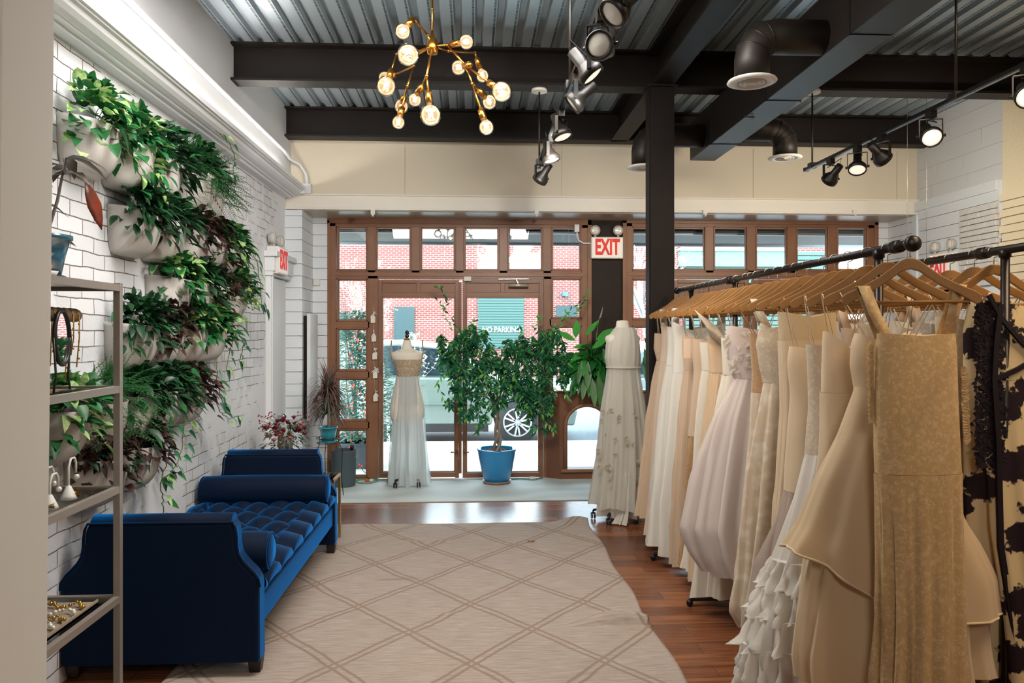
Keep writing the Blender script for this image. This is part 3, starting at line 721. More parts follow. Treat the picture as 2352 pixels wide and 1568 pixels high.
branch('large black round duct elbow above the steel column, ending in a white round diffuser', 4.14, 1727, -1, PD(1800, 84, 4.14).z, .096, PD(1731, 190, 4.14).z)
branch('black round duct partly hidden behind the steel column, with its diffuser left of the column', 6.30, 1477, -1, PD(1580, 310, 6.3).z, .098, PD(1477, 386, 6.3).z)
branch('black round duct bending down on the far right side of the rectangular duct', 6.20, 1803, 1, PD(1760, 298, 6.2).z, .098, PD(1805, 364, 6.2).z)

# chandelier ---------------------------------------------------------
hub = PD(993, 106, 4.4)
t = empty('chandelier', (hub.x, hub.y, hub.z - .7), 'brass branching chandelier with fourteen clear globe bulbs hanging over the rug', 'chandelier')
build('rod', MB().tube([hub, (hub.x, hub.y, ZC - .02)], .006, 8).ball((hub.x, hub.y, hub.z + .22), .011), m_brass, t)
build('canopy', MB().lathe([(.07, 0), (.07, .02), (0, .03)], (hub.x, hub.y, ZC - .03), 20), m_brass, t)
build('hub', MB().lathe([(.0, -.05), (.03, -.045), (.036, 0), (.03, .04), (.012, .06), (.008, .09)], hub, 20), m_brass, t)
m_bglass = glassmat('bulb_glass', (1, .97, .93), .9)
m_fil = M('filament', '#ffffff', .5, emit=('#ffcf8c', 60)); m_filh = M('filament_glow', '#ffffff', .5, emit=('#ffc58a', 2.2), alpha=.06)
def P4(n): return PD(n[0], n[1], n[2])
J = dict(h=(993, 106, 4.4), a=(982, 80, 4.36), b=(949, 43, 4.2), c=(1027, 103, 4.38), d=(1030, 117, 4.46), e=(1091, 121, 4.75), f=(1070, 151, 4.3), g=(1085, 192, 4.25),
         i=(951, 152, 4.65), j=(936, 197, 4.5), k=(980, 174, 4.2), l=(911, 124, 4.7), o=(940, 135, 4.72))
arms = [('h', 'a'), ('a', 'b'), ('h', 'c'), ('h', 'd'), ('d', 'e'), ('c', 'f'), ('f', 'g'), ('h', 'o'), ('o', 'l'), ('o', 'i'), ('i', 'j'), ('h', 'k')]
for a, b in arms: build('arm', MB().tube([P4(J[a]), P4(J[b])], .0062, 8), m_brass, t)
for k in J: 
    if k != 'h': build('joint', MB().ball(P4(J[k]), .0105, 10, 6), m_brass, t)
bulbs = [('b', 925, 72, 4.15, 36), ('h', 937, 126, 4.05, 50), ('c', 1071, 96, 4.3, 34), ('f', 1053, 155, 4.35, 34), ('l', 887, 198, 4.6, 45), ('i', 884, 180, 4.9, 32),
         ('j', 922, 244, 4.75, 33), ('j', 915, 281, 4.4, 30), ('k', 953, 229, 4.35, 31), ('k', 989, 264, 4.2, 49), ('e', 1108, 174, 4.8, 30), ('f', 1152, 210, 4.1, 46), ('g', 1124, 234, 4.4, 34), ('g', 1117, 292, 4.2, 35)]
for (jn, x, y, d, D) in bulbs:
    c = PD(x, y, d); j = P4(J[jn]); u = (c - j).normalized(); r = D / 2 / F * d
    s1 = c - u * (r + .008); s0 = s1 - u * .062
    build('arm', MB().tube([j, s0], .0062, 8), m_brass, t)
    build('socket', MB().lathe([(.008, -.012), (.013, 0), (.0195, .004), (.0195, .062)], s0, 16, u), m_brass, t)
    g = MB().lathe([(.016, -r - .004), (.017, -r * .93)] + [(r * sin(pi * q / 14), -r * cos(pi * q / 14)) for q in range(3, 15)], c, 24, u)
    bo = build('bulb', g, m_bglass, t)
    fl = MB()
    for q in range(5):
        a = q * 2 * pi / 5; v = u.orthogonal().normalized(); w = u.cross(v)
        o1 = c - u * r * .5 + (v * cos(a) + w * sin(a)) * r * .22; o2 = c + u * r * .25 + (v * cos(a + .6) + w * sin(a + .6)) * r * .2
        fl.tube([o1, o2], .0011 + r * .012, 5)
    build('filament', fl, m_fil, bo)
    build('filament_halo', MB().ball(c - u * r * .04, r * .86, 20, 12), m_filh, bo)

# track lights --------------------------------------------------------
m_lens = M('lamp_lens', '#e8e4d8', .18, spec=.9, bump=(60, .5, .003)); m_lensd = M('lamp_reflector', '#d9a873', .25, .8)
def track(pa, pb, z, rods, label, side=1):
    A, B = PZ(*pa, z), PZ(*pb, z); dr = (B - A).normalized(); E = A + dr * 5.2
    t = empty('track_rail', (A + E) / 2, label, 'track rail')
    build('rail', MB().bar(A, E, .036, .022), M('rail_black', '#2c2b2b', .3, .6), t)
    build('rail_slot', MB().bar(A + Vector((0, 0, -.0115)), E + Vector((0, 0, -.0115)), .014, .003), M('rail_copper', '#8a96a5', .3, .9), t)
    build('end_cap', MB().bar(A - dr * .02, A + dr * .005, .04, .028), m_blackm, t)
    for px, py, ztop in rods:
        q = PZ(px, py, z); s = (q - A).dot(dr); q = A + dr * max(s, .03)
        build('suspension_rod', MB().tube([q, (q.x, q.y, ztop)], .007, 8).box((q.x - .025, q.y - .03, z - .012), (q.x + .025, q.y + .03, z + .03)), m_blackm, t)
        build('ceiling_canopy', MB().lathe([(.062, -.022), (.062, 0)], (q.x, q.y, ztop), 20), m_diff, t)
    return A, dr
def head(A, dr, px, z, aim, label, lit=False, s=1.0, yaw=0):
    # px: distance of the head from the camera along the room
    P = A + dr * max(.01, (px - A.y) / dr.y); aim = Vector(aim).normalized()
    t = empty('track_spotlight', (P.x, P.y, z - .2), label, 'spotlight', 'adjustable spotlights on the track rails')
    c = Vector((P.x, P.y, z - .165 * s)); hz = Vector((aim.x, aim.y, 0))
    sd = Vector((-aim.y, aim.x, 0)).normalized() if hz.length > .2 else Vector((1, 0, 0))
    w = .068 * s
    build('adapter', MB().box((P.x - .018, P.y - .03, z - .05), (P.x + .018, P.y + .03, z - .008)), m_blackm, t)
    top = Vector((P.x, P.y, z - .055)); yk = MB()
    yk.bar(top - sd * w, top + sd * w, .022, .005)
    for q in (-1, 1): yk.bar(top + sd * w * q, c + sd * w * q - Vector((0, 0, .008)), .02, .005, sd)
    build('yoke', yk, m_blackm, t)
    hd = MB().lathe([(0, -.125), (.026, -.123), (.028, -.045), (.036, -.035), (.054, -.006), (.060, .0), (.060, .03), (.053, .032), (.052, .02)], c, 24, aim)
    build('lamp_housing', hd, m_blackm, t)
    build('lamp_lens', MB().lathe([(.053, .022), (.04, .027), (0, .03)], c, 24, aim), M('lens_lit', '#fff6e6', .3, emit=('#fff1dc', .7)) if lit else m_lens, t)
    for q in (-1, 1): build('tilt_pivot', MB().tube([c + sd * w * q, c + sd * (w + .014) * q], .009, 10), m_blackm, t)
    v = (c - aim * .11); build('cable', MB().tube([v, v - aim * .03 + Vector((0, 0, .04)), top + sd * .03 + Vector((0, 0, -.02)), top], .003, 6), m_blackm, t)
ZT = 2.92
A1, D1 = track((1236, 382), (1389, 2), ZT, [(1234, 375, ZB), (1309, 200, ZC)], 'black track rail hung on thin rods left of the steel column')
for px, aim, lb, lit in ((5.62, (-.45, .55, -.65), 'small black spotlight at the street end of the left track, tilted away', 0), (4.95, (.25, -.1, -.95), 'black spotlight second from the street end of the left track, pointing down', 1),
        (4.36, (.3, -.2, -.9), 'black spotlight third from the street end of the left track, pointing down', 1), (3.74, (-.75, .1, -.6), 'black spotlight on the left track with its barrel up to the right, aimed left', 0),
        (3.32, (.6, -.1, -.75), 'black spotlight on the left track aimed down to the right, below the big round one', 1), (3.02, (-.45, -.88, -.15), 'big round spotlight on the left track showing its pale lens to the room', 0),
        (2.68, (-.7, -.2, -.7), 'nearest black spotlight on the left track, cut by the top of the picture', 0)):
    head(A1, D1, px, ZT, aim, lb, lit, .88)
A2, D2 = track((1853, 389), (2340, 156), ZT - .02, [(1869, 383, ZB), (2195, 225, ZC)], 'black track rail hung on thin rods over the right-hand clothes racks')
for px, aim, lb, lit in ((5.4, (-.2, .75, -.6), 'small black spotlight at the street end of the right track', 0), (5.02, (-.25, -.45, -.85), 'black spotlight with pale lens, second on the right track', 1),
        (4.72, (.75, .3, -.55), 'black spotlight third on the right track, turned away to the right', 0), (4.2, (-.25, -.75, -.6), 'black spotlight showing its lens, fourth on the right track', 1),
        (3.45, (-.35, -.75, -.55), 'nearest spotlight on the right track, beside the white block wall', 1)):
    head(A2, D2, px, ZT - .02, aim, lb, lit, .92)
lamp('track_spot_beam', 'SPOT', (2.7, 1.6, 2.8), 22, (1, .76, .48), .05, (1.7, 2.6, .9), cone=1.5, blend=.9)
lamp('track_spot_beam', 'SPOT', (.75, 3.9, 2.75), 30, (1, .84, .66), .05, (1.4, 4.4, .8), cone=1.3, blend=.9)
lamp('track_spot_beam', 'SPOT', (3.2, 5.0, 2.72), 110, (1, .90, .76), .05, (3.7, 7.3, 2.8), cone=2.2, blend=.9)
lamp('track_spot_beam', 'SPOT', (.55, 4.7, 2.72), 95, (1, .95, .88), .05, (-.4, 7.5, 2.5), cone=2.2, blend=.9)
lamp('track_spot_beam', 'SPOT', (.62, 3.5, 2.72), 60, (1, .96, .92), .05, (-1.87, 5.2, 1.7), cone=1.7, blend=.9)

# emergency exit signs ------------------------------------------------
m_sign = M('sign_white', '#dcdcd6', .45); m_red = M('exit_red', '#c9281e', .5, emit=('#ff2a1c', .2)); m_grey = M('lamp_head_grey', '#b9bab4', .45)
def exit_sign(label, c, yaw, w=.35, h=.235, dp=.075, heads=1):
    """face looks along local -y; yaw turns it about z"""
    R = Matrix.Rotation(yaw, 3, 'Z'); c = Vector(c)
    t = empty('exit_sign', c, label, 'exit sign', None, yaw)
    L = lambda mb: mb
    def lb(mb, name, mat, par, **k):   # coordinates local to the sign
        o = build(name, MBshift(mb, root_loc(par)), mat, par, **k); return o
    hs = lb(MB().box((-w / 2, -dp / 2, 0), (w / 2, dp / 2, h)), 'sign_case', m_sign, t, bevel=.006)
    lb(MB().box((-w / 2 + .012, -dp / 2 - .003, .012), (w / 2 - .012, -dp / 2, h - .012)), 'sign_face', M('sign_face_lit', '#efece4', .4, emit=('#fff4ee', .12)), t)
    o = text('sign_lettering', 'EXIT', t, c, (pi / 2, 0, 0), .235, m_red, .002, .56 * w / .35, .008)
    o.location = Vector((0, -dp / 2 - .005, h / 2))
    for s in (-1, 1) if heads else ():
        x = s * w * .36
        a = lb(MB().tube([(x, 0, h), (x, 0, h + .03)], .012, 10).lathe([(0, .055), (.035, .05), (.052, .02), (.056, -.01), (.05, -.018), (.048, -.004)], (x, 0, h + .075), 20, (0.12 * s, 1, 0)), 'emergency_lamp', m_grey, t)
        lb(MB().lathe([(.048, -.008), (.03, -.016), (0, -.018)], (x, 0, h + .075), 20, (0.12 * s, 1, 0)), 'lamp_lens', m_lens, t)
    return t
def MBshift(mb, off):
    n = MB(); n.v = [(v[0] + off[0], v[1] + off[1], v[2] + off[2]) for v in mb.v]; n.f = mb.f; n.m = mb.m; n.sm = mb.sm; return n
p = PY(1394, 594, YW - .09)
exit_sign('white sign with red EXIT letters and two lamps on the dark pier between windows', (p.x, YW - .075, p.z), 0, .352, .235)
p = PY(677, 631, 6.98)
exit_sign('white EXIT box on the left wall above the side door, seen almost edge-on', (XL + .06, 6.98, p.z), pi / 2, .34, .25, .11)
p = PX(2158, 640, XR - .1)
exit_sign('EXIT sign on the right shiplap wall behind the rear rack rail', (XR - .07, p.y, p.z), -pi / 2, .34, .25, .08)
q = PY(1340, 552, YW - .06)
t = empty('conduit', q, 'thin white conduit bending down to the EXIT sign from the window head', 'conduit')
z1 = PY(0, 508, YW).z; xs_ = PY(1323, 0, YW).x; xe_ = PY(1358, 0, YW).x; zz = PY(0, 552, YW).z
build('pipe', MB().tube([(xs_, YW - .08, z1), (xs_, YW - .08, zz + .08), (xs_ + .02, YW - .08, zz + .03), (xs_ + .07, YW - .08, zz), (xe_, YW - .08, zz)], .009, 8), m_white, t)
build('junction_box', MB().box((xs_ - .03, YW - .11, zz + .12), (xs_ + .02, YW - .07, zz + .2)), m_white, t)
# wall conduit along the left block wall to a junction box
bx = PY(705, 434, YH - .02)
t = empty('wall_conduit', (bx.x, YH, bx.z), 'white painted conduit running along the left block wall down to a junction box', 'conduit')
zc_ = 3.335
build('pipe', MB().tube([(-1.80, -3.5, zc_), (-1.80, YH - .32, zc_), (-1.795, YH - .16, zc_ - .03), (-1.72, YH - .03, zc_ - .06), (bx.x - .06, YH - .01, zc_ - .08), (bx.x - .01, YH - .01, zc_ - .16), (bx.x, YH - .01, zc_ - .26), (bx.x, YH - .01, bx.z + .04)], .017, 10), m_upper, t)
build('junction_box', MB().box((bx.x - .045, YH - .05, bx.z - .05), (bx.x + .045, YH + .03, bx.z + .05)), m_upper, t, bevel=.004)
for px, lb in ((857, 'leftmost'), (1232, 'second'), (1618, 'third'), (1961, 'rightmost')):
    p = PY(px, 487, YH - .02)
    tag(build('sprinkler_clip', MB().box((p.x - .02, YH - .05, p.z - .03), (p.x + .02, YH - .02, p.z + .02)).tube([(p.x, YH - .05, p.z - .02), (p.x, YH - .05, p.z - .05)], .01, 8), m_sign), 'small white bracket under the window header, %s of four' % lb, 'bracket', 'white brackets under the header')
p = PY(727, 648, YW - .1)
tag(build('motion_sensor', MB().box((p.x - .035, YW - .11, p.z - .035), (p.x + .035, YW - .071, p.z + .035)), m_sign, bevel=.008), 'small white sensor box on the shiplap left of the windows', 'sensor')
p = PY(1074, 640, YW - .06)
tag(build('door_sensor', MB().box((p.x - .04, YW - .07, p.z - .025), (p.x + .04, YW - .04, p.z + .025)), m_sign, bevel=.004), 'small white alarm contact above the right glass door', 'sensor')
# framed panel edge-on on the bay side wall
a = PX(712, 840, -1.70); z0, z1 = PD(712, 955, 7.7).z, PD(712, 726, 7.7).z
t = empty('framed_board', (-1.69, 7.72, z0), 'white framed board hung on the bay side wall, seen edge-on with a dark back', 'board')
build('board_back', MB().box((-1.70, 7.56, z0), (-1.662, 7.88, z1)), m_black, t)
build('board_front', MB().box((-1.662, 7.54, z0 - .02), (-1.627, 7.9, z1 + .02)), m_white, t, bevel=.004)
# side door in the left wall
t = empty('side_door', (XL, 7.1, 0), 'white panelled side door with moulded hood in the left brick wall', 'door')
dY0, dY1 = 6.80, 7.44
build('door_leaf', MB().box((XL, dY0 + .1, 0), (XL + .025, dY1 - .02, 2.10)), m_white, t)
build('casing', MB().box((XL, dY0, 0), (XL + .05, dY0 + .11, 2.15)).box((XL + .05, dY0 + .01, 0), (XL + .062, dY0 + .04, 2.15)), m_white, t, bevel=.004)
build('hood', MB().box((XL, dY0 - .03, 2.15), (XL + .09, dY1 + .03, 2.30)).box((XL, dY0 - .02, 2.11), (XL + .07, dY1 + .02, 2.15)).box((XL, dY0 - .06, 2.28), (XL + .12, dY1 + .05, 2.33)), m_white, t, bevel=.004)
build('door_knob', MB().ball((XL + .08, dY0 + .32, .80), .028).tube([(XL + .02, dY0 + .32, .80), (XL + .08, dY0 + .32, .80)], .01, 8), M('chrome', '#c8ccd0', .12, 1.0), t)
build('hinge', MB().box((XL + .02, dY0 + .11, 1.80), (XL + .045, dY0 + .13, 1.92)), m_sign, t)
for px, y1 in ((2084, 615), (2128, 660)):
    a_, b_ = PD(px, 150, 6.0), PD(px, y1, 6.0)
    tag(build('hanging_wire', MB().tube([(a_.x, a_.y, ZC), (a_.x, a_.y, b_.z)], .0018, 4), M('thin_wire', '#8a8680', .4, .6)), 'thin wire hanging from the ceiling in front of the right wall', 'wire', 'thin wires hanging by the right wall')

# ================================================================== RUG, DAYBED, SHELF, PLANTS
def rugmat():
    m, nt, b = newmat('woven_rug'); v = swiz(nt, 'xy')
    A0, A1 = PZ(1199.5, 1340, 0), PZ(1199.5, 1451, 0)
    px_, py_ = .65, .775
    s = N(nt, 'ShaderNodeSeparateXYZ'); nz0 = N(nt, 'ShaderNodeTexNoise', Scale=2.5, Detail=2.0); nt.links.new(v, nz0.inputs['Vector'])
    wob = N(nt, 'ShaderNodeVectorMath', operation='MULTIPLY_ADD'); nt.links.new(nz0.outputs['Color'], wob.inputs[0]); wob.inputs[1].default_value = (.05, .05, 0); nt.links.new(v, wob.inputs[2])
    nt.links.new(wob.outputs[0], s.inputs[0])
    def mth(op, a, b_=None, c=None):
        n = N(nt, 'ShaderNodeMath', operation=op)
        for i, q in enumerate((a, b_, c)):
            if q is None: continue
            if isinstance(q, (int, float)): n.inputs[i].default_value = q
            else: nt.links.new(q, n.inputs[i])
        return n.outputs[0]
    u = mth('DIVIDE', mth('SUBTRACT', s.outputs[0], A0.x + .025), px_); w = mth('DIVIDE', mth('SUBTRACT', s.outputs[1], A0.y + .025), py_)
    tot = None; dist = []
    for sg in (1, -1):
        p = mth('ADD', u, mth('MULTIPLY', w, sg))
        f = mth('ABSOLUTE', mth('SUBTRACT', mth('FRACT', mth('ADD', p, .5)), .5))       # distance from the lattice line, in cells
        d = mth('ABSOLUTE', mth('SUBTRACT', f, .042))
        dist.append(d)
    dm = mth('MINIMUM', dist[0], dist[1])
    r = N(nt, 'ShaderNodeMapRange'); r.inputs['From Min'].default_value = .008; r.inputs['From Max'].default_value = .022; r.inputs['To Min'].default_value = 1; r.inputs['To Max'].default_value = 0
    nt.links.new(dm, r.inputs[0])
    mp = N(nt, 'ShaderNodeMapping'); mp.inputs['Scale'].default_value = (4, 70, 1); nt.links.new(v, mp.inputs[0])
    nz = N(nt, 'ShaderNodeTexNoise', Scale=1.6, Detail=8.0, Roughness=.7); nt.links.new(mp.outputs[0], nz.inputs['Vector'])
    cr = N(nt, 'ShaderNodeValToRGB'); cr.color_ramp.elements[0].position = .3; cr.color_ramp.elements[1].position = .62
    cr.color_ramp.elements[0].color = (*srgb('#847365'), 1); cr.color_ramp.elements[1].color = (*srgb('#ab9d92'), 1); nt.links.new(nz.outputs[0], cr.inputs[0])
    mx = N(nt, 'ShaderNodeMix', data_type='RGBA'); fac = mth('MULTIPLY', r.outputs[0], mth('MULTIPLY_ADD', nz.outputs[0], .9, .1)); nt.links.new(fac, mx.inputs[0])
    nt.links.new(cr.outputs[0], mx.inputs[6]); mx.inputs[7].default_value = (*srgb('#75583f'), 1)
    mp2 = N(nt, 'ShaderNodeMapping'); mp2.inputs['Scale'].default_value = (1.3, 6, 1); nt.links.new(v, mp2.inputs[0])
    n2 = N(nt, 'ShaderNodeTexNoise', Scale=1.1, Detail=2.0); nt.links.new(mp2.outputs[0], n2.inputs['Vector'])
    r2 = N(nt, 'ShaderNodeMapRange'); r2.inputs['From Min'].default_value = .70; r2.inputs['From Max'].default_value = .78; r2.inputs['To Max'].default_value = .55; nt.links.new(n2.outputs[0], r2.inputs[0])
    m3 = N(nt, 'ShaderNodeMix', data_type='RGBA'); nt.links.new(r2.outputs[0], m3.inputs[0]); nt.links.new(mx.outputs[2], m3.inputs[6]); m3.inputs[7].default_value = (*srgb('#6f6660'), 1)
    nt.links.new(m3.outputs[2], b.inputs['Base Color']); b.inputs['Roughness'].default_value = .92
    hs = mth('ADD', mth('MULTIPLY', nz.outputs[0], .5), mth('MULTIPLY', r.outputs[0], -.8))
    bp = N(nt, 'ShaderNodeBump', Strength=.7, Distance=.006); nt.links.new(hs, bp.inputs['Height']); nt.links.new(bp.outputs[0], b.inputs['Normal'])
    return m
RX0, RX1, RY0, RY1 = -1.40, .965, 1.3, 6.13
wr = PZ(1420, 1440, 0); w2 = PZ(1225, 1245, 0)
def rugz(x, y):
    z = .012
    u, v = (x - wr.x) / .30, (y - wr.y) / .045
    if abs(u) < 1: z += .075 * (1 - u * u) ** 1.5 * math.exp(-(v if v > 0 else v * 1.6) ** 2)
    dx, dy = RX1 - x, RY1 - y
    if dx < .45 and dy < .3: z += .05 * max(0, 1 - dy / .14) ** 1.5 * math.exp(-((dx - .1) / .14) ** 2)
    z += .004 * mnoise.noise(Vector((x * 2.2, y * 3, 0)))
    for (a, b_, w_) in ((-.2, 4.15, .14), (-.3, 5.6, .2), (-.9, 6.1, .2), (.35, 4.2, .08)):
        z += .012 * math.exp(-((x - a) / w_) ** 2 - ((y - b_) / .03) ** 2)
    return max(z, .006)
def rugp(u, v):
    x = RX0 + (RX1 - RX0) * u; y = RY0 + (RY1 - RY0) * v
    if u > .99: x += .012 * sin(v * 31)
    return (x, y, rugz(x, y))
mb = MB().grid(rugp, 150, 300)
tag(build('patterned_rug', mb, rugmat(), solid=-.008), 'large beige woven rug with a brown diamond lattice, one corner curling up', 'rug')
p = PZ(1215, 1246, .018)
tag(build('fallen_leaf', MB().leaf(p, (.7, .4, .35), (0, 0, 1), .06, .035, 'lance').leaf(p + Vector((.01, .01, 0)), (-.5, .5, .5), (0, 0, 1), .035, .03, 'lance'), M('dry_leaf', '#8a6238', .7)), 'small dry brown leaf lying on the far part of the rug', 'leaf')

def velvet(name, base, tint, sh=1.0):
    m, nt, b = newmat(name); b.inputs['Base Color'].default_value = (*srgb(base), 1); b.inputs['Roughness'].default_value = .75
    b.inputs['Sheen Weight'].default_value = sh * .5; b.inputs['Sheen Roughness'].default_value = .3; b.inputs['Sheen Tint'].default_value = (*srgb(tint), 1); b.inputs['Specular IOR Level'].default_value = .15
    co = coords(nt); nz = N(nt, 'ShaderNodeTexNoise', Scale=180.0, Detail=2.0); nt.links.new(co, nz.inputs['Vector'])
    bp = N(nt, 'ShaderNodeBump', Strength=.15, Distance=.002); nt.links.new(nz.outputs[0], bp.inputs['Height']); nt.links.new(bp.outputs[0], b.inputs['Normal'])
    sh_ = N(nt, 'ShaderNodeBsdfSheen'); sh_.inputs['Color'].default_value = (*srgb(tint), 1); sh_.inputs['Roughness'].default_value = .42
    ad = N(nt, 'ShaderNodeAddShader'); nt.links.new(b.outputs[0], ad.inputs[0]); nt.links.new(sh_.outputs[0], ad.inputs[1]); nt.links.new(ad.outputs[0], nt.nodes['Material Output'].inputs[0]); return m
m_vel = velvet('blue_velvet', '#010d22', '#0a78cc')
m_legw = M('dark_leg_wood', '#1d1512', .4)
t = empty('daybed', (-1.42, 4.45, 0), 'royal blue velvet daybed with tufted seat and two scrolled end panels on the rug', 'daybed')
def outline(o=0.0):
    R = [(-1.10, .728), (-1.088, .70), (-1.083, .66), (-1.082, .62), (-1.075, .58), (-1.055, .548), (-1.03, .52), (-1.005, .495), (-.985, .465), (-.978, .43), (-.976, .08)]
    cx_ = -1.42; Rt = [(x + o if z > .1 else x + o, z) for x, z in R]
    return [(2 * cx_ - x, z) for x, z in reversed(Rt)] + Rt
for y0, y1 in ((3.45, 3.56), (5.33, 5.44)):
    mb = MB().prism(outline(), 'y', y0, y1)
    e = build('end_panel', mb, m_vel, t, bevel=.016)
    pts = [(x, y0 + .006, z) for x, z in outline(.004)][1:-1]
    build('piping', MB().tube(pts, .007, 6), m_vel, e)
    build('top_roll', MB().tube([(-1.735, (y0 + y1) / 2, .715), (-1.105, (y0 + y1) / 2, .715)], .046, 14), m_vel, e)
for x in (-1.83, -1.01):
    for y in (3.52, 5.37):
        mb = MB(); a = .032
        mb.add([(x - a * .75, y - a * .75, .015), (x + a * .75, y - a * .75, .015), (x + a * .75, y + a * .75, .015), (x - a * .75, y + a * .75, .015), (x - a, y - a, .085), (x + a, y - a, .085), (x + a, y + a, .085), (x - a, y + a, .085)],
               [(0, 3, 2, 1), (4, 5, 6, 7), (0, 1, 5, 4), (1, 2, 6, 5), (2, 3, 7, 6), (3, 0, 4, 7)])
        build('leg', mb, m_legw, t, bevel=.003)
build('seat_rail', MB().box((-1.84, 3.54, .215), (-.995, 5.35, .355)), m_vel, t, bevel=.012)
X0, X1, Y0, Y1 = -1.845, -.982, 3.555, 5.335
def tuft(u, v):
    # u across, v along; rim goes down the sides
    a = (u - .06) / .88
    y = Y0 + (Y1 - Y0) * v; sx_ = .25; sy_ = .25
    if 0 <= a <= 1: x = X0 + .03 + (X1 - X0 - .06) * a
    else: x = X0 + .03 if a < 0 else X1 - .03
    gx = (x - (X0 + X1) / 2) / sx_; gy = (y - Y0 - .05) / sy_
    p, q = gx + gy, gx - gy
    inner = min(1, max(0, (abs(x - (X0 + X1) / 2) < .34)))
    puff = (abs(sin(pi * p / 1)) * abs(sin(pi * q / 1))) ** .42 if inner else abs(sin(pi * gy)) ** .35
    edge = min(x - X0, X1 - x)
    rnd = 1 if edge > .1 else sqrt(max(0, 1 - ((.1 - edge) / .1) ** 2 * .55))
    z = .365 + (.01 + .086 * puff) * rnd + .012 * rnd
    if a < 0 or a > 1:
        k = (-a if a < 0 else a - 1) / .06 * .88; k = min(1, k)
        bulge = (.03 + .012 * puff) * sin(pi * min(1, .25 + k * .75)) 
        x = (X0 + .03 - bulge * 1.0) if a < 0 else (X1 - .03 + bulge); z = z * (1 - k) + .352 * k
    return (x, y, z)
build('tufted_seat', MB().grid(tuft, 110, 180), m_vel, t)
for k in range(-4, 5):
    for j in range(0, 18):
        gx, gy = k * .5, j * .5
        p, q = gx + gy, gx - gy
        if abs(p - round(p)) < .01 and abs(q - round(q)) < .01:
            x, y = (X0 + X1) / 2 + gx * .25, Y0 + .05 + gy * .25
            if abs(x - (X0 + X1) / 2) < .33 and 3.8 < y < 5.1: build('button', MB().ball((x, y, .413), .013, 8, 6, 0, (1, 1, .5)), m_vel, t)
for y in (5.14, 3.70):
    prof = [(0, -.43), (.06, -.428), (.085, -.418), (.094, -.40), (.097, -.2), (.099, 0), (.097, .2), (.094, .40), (.085, .418), (.06, .428), (0, .43)]
    b_ = build('bolster', MB().lathe(prof, (-1.41, y, .525), 28, (1, 0, 0)), m_vel, t)
    for s_ in (-1, 1): build('piping', MB().tube([(-1.41 + s_ * .418, y + .088 * cos(k * pi / 12), .525 + .088 * sin(k * pi / 12)) for k in range(25)], .005, 6), m_vel, b_)

# metal etagere ---------------------------------------------------------
m_et = M('brushed_grey_metal', '#a79d94', .42, .55, bump=(60, .2, .002))
SX0, SX1, SY0, SY1 = -1.86, PD(269, 700, 3.03).x, 2.12, 3.12
t = empty('display_shelf', ((SX0 + SX1) / 2, 2.6, 0), 'tall grey metal display shelf with glass shelves beside the near wall end', 'shelf')
for x in (SX0 + .01, SX1):
    for y in (SY0, SY1): build('post', MB().box((x - .013, y - .013, 0), (x + .013, y + .013, 1.80)), m_et, t)
zsh = [1.795, PD(275, 886, 3.03).z, PD(275, 1116, 3.03).z, PD(270, 1368, 3.03).z, .10]
for i, z in enumerate(zsh):
    mb = MB(); h_ = .028
    for x in (SX0 + .01, SX1): mb.box((x - .012, SY0, z - h_), (x + .012, SY1, z))
    for y in (SY0, SY1): mb.box((SX0, y - .012, z - h_), (SX1, y + .012, z))
    f_ = build('shelf_frame', mb, m_et, t)
    build('shelf_panel' if i == 0 else 'glass_panel', MB().box((SX0 + .02, SY0, z - .012), (SX1 - .01, SY1 - .01, z - .004)), m_et if i == 0 else glassmat('shelf_glass', (.94, .97, .96), .7), f_)
mb = None
SXM = (SX0 + SX1) / 2 - .02
# croton in the blue pot on top
m_pot = M('blue_glaze', '#1f6f8c', .2, spec=.7, coat=.6, var=(5, '#155a75', .6))
def pot(mb, c, r0, r1, h, rim=.01, seg=32):
    return mb.lathe([(0, 0), (r0, 0), (r0 + (r1 - r0) * .5, h * .5), (r1, h * .88), (r1 + rim, h * .9), (r1 + rim, h), (r1 - .006, h), (r1 - .012, h * .85), (0, h * .83)], c, seg)
c = Vector((SXM + .05, 2.88, 1.797))
t = empty('potted_croton', c, 'croton with red-veined drooping leaf in a blue glazed pot on top of the shelf', 'plant')
build('saucer', MB().lathe([(0, 0), (.075, 0), (.085, .015), (.08, .017), (0, .012)], c, 28), M('navy_glaze', '#16364a', .3), t)
build('pot', pot(MB(), c + Vector((0, 0, .013)), .068, .098, .155), m_pot, t)
m_soil = M('soil', '#3a2a20', .9, bump=(60, .8, .01))
m_crot = M('croton_red', '#7a2e1c', .4, var=(9, '#2c2a1a', .3), transl=.15, stretch=(1, 1, 1)); m_crd = M('croton_dark', '#24351f', .4, var=(12, '#4a2a1a', .4), transl=.1)
rr = random.Random(2)
st = MB(); lv = MB(); lr = MB()
for k, (dx, dy, h_) in enumerate(((.03, .03, .33), (-.04, -.03, .28), (.0, -.06, .2))):
    b0 = c + Vector((dx * .3, dy * .3, .14)); tp = c + Vector((dx * 2, dy * 2, .14 + h_)); st.tube([b0, (b0 + tp) / 2 + Vector((.01, 0, 0)), tp], [.007, .006, .004], 6)
    for j in range(7):
        a = j * 2.4 + k; d = Vector((cos(a), sin(a), .25)); lv.leaf(tp - Vector((0, 0, .03 * (j % 3))), d, (0, 0, 1), rr.uniform(.13, .18), rr.uniform(.045, .06), 'lance', 0, .6)
a_ = PX(192, 440, c.x + .08)
st.tube([c + Vector((.03, .03, .40)), c + Vector((.08, .08, .42)), Vector((c.x + .10, c.y + .13, c.z + .40))], .003, 5)
lr.leaf((c.x + .10, c.y + .13, c.z + .40), (.18, .32, -1), (1, -.3, 0), .20, .075, 'lance', 0, 0, .06)
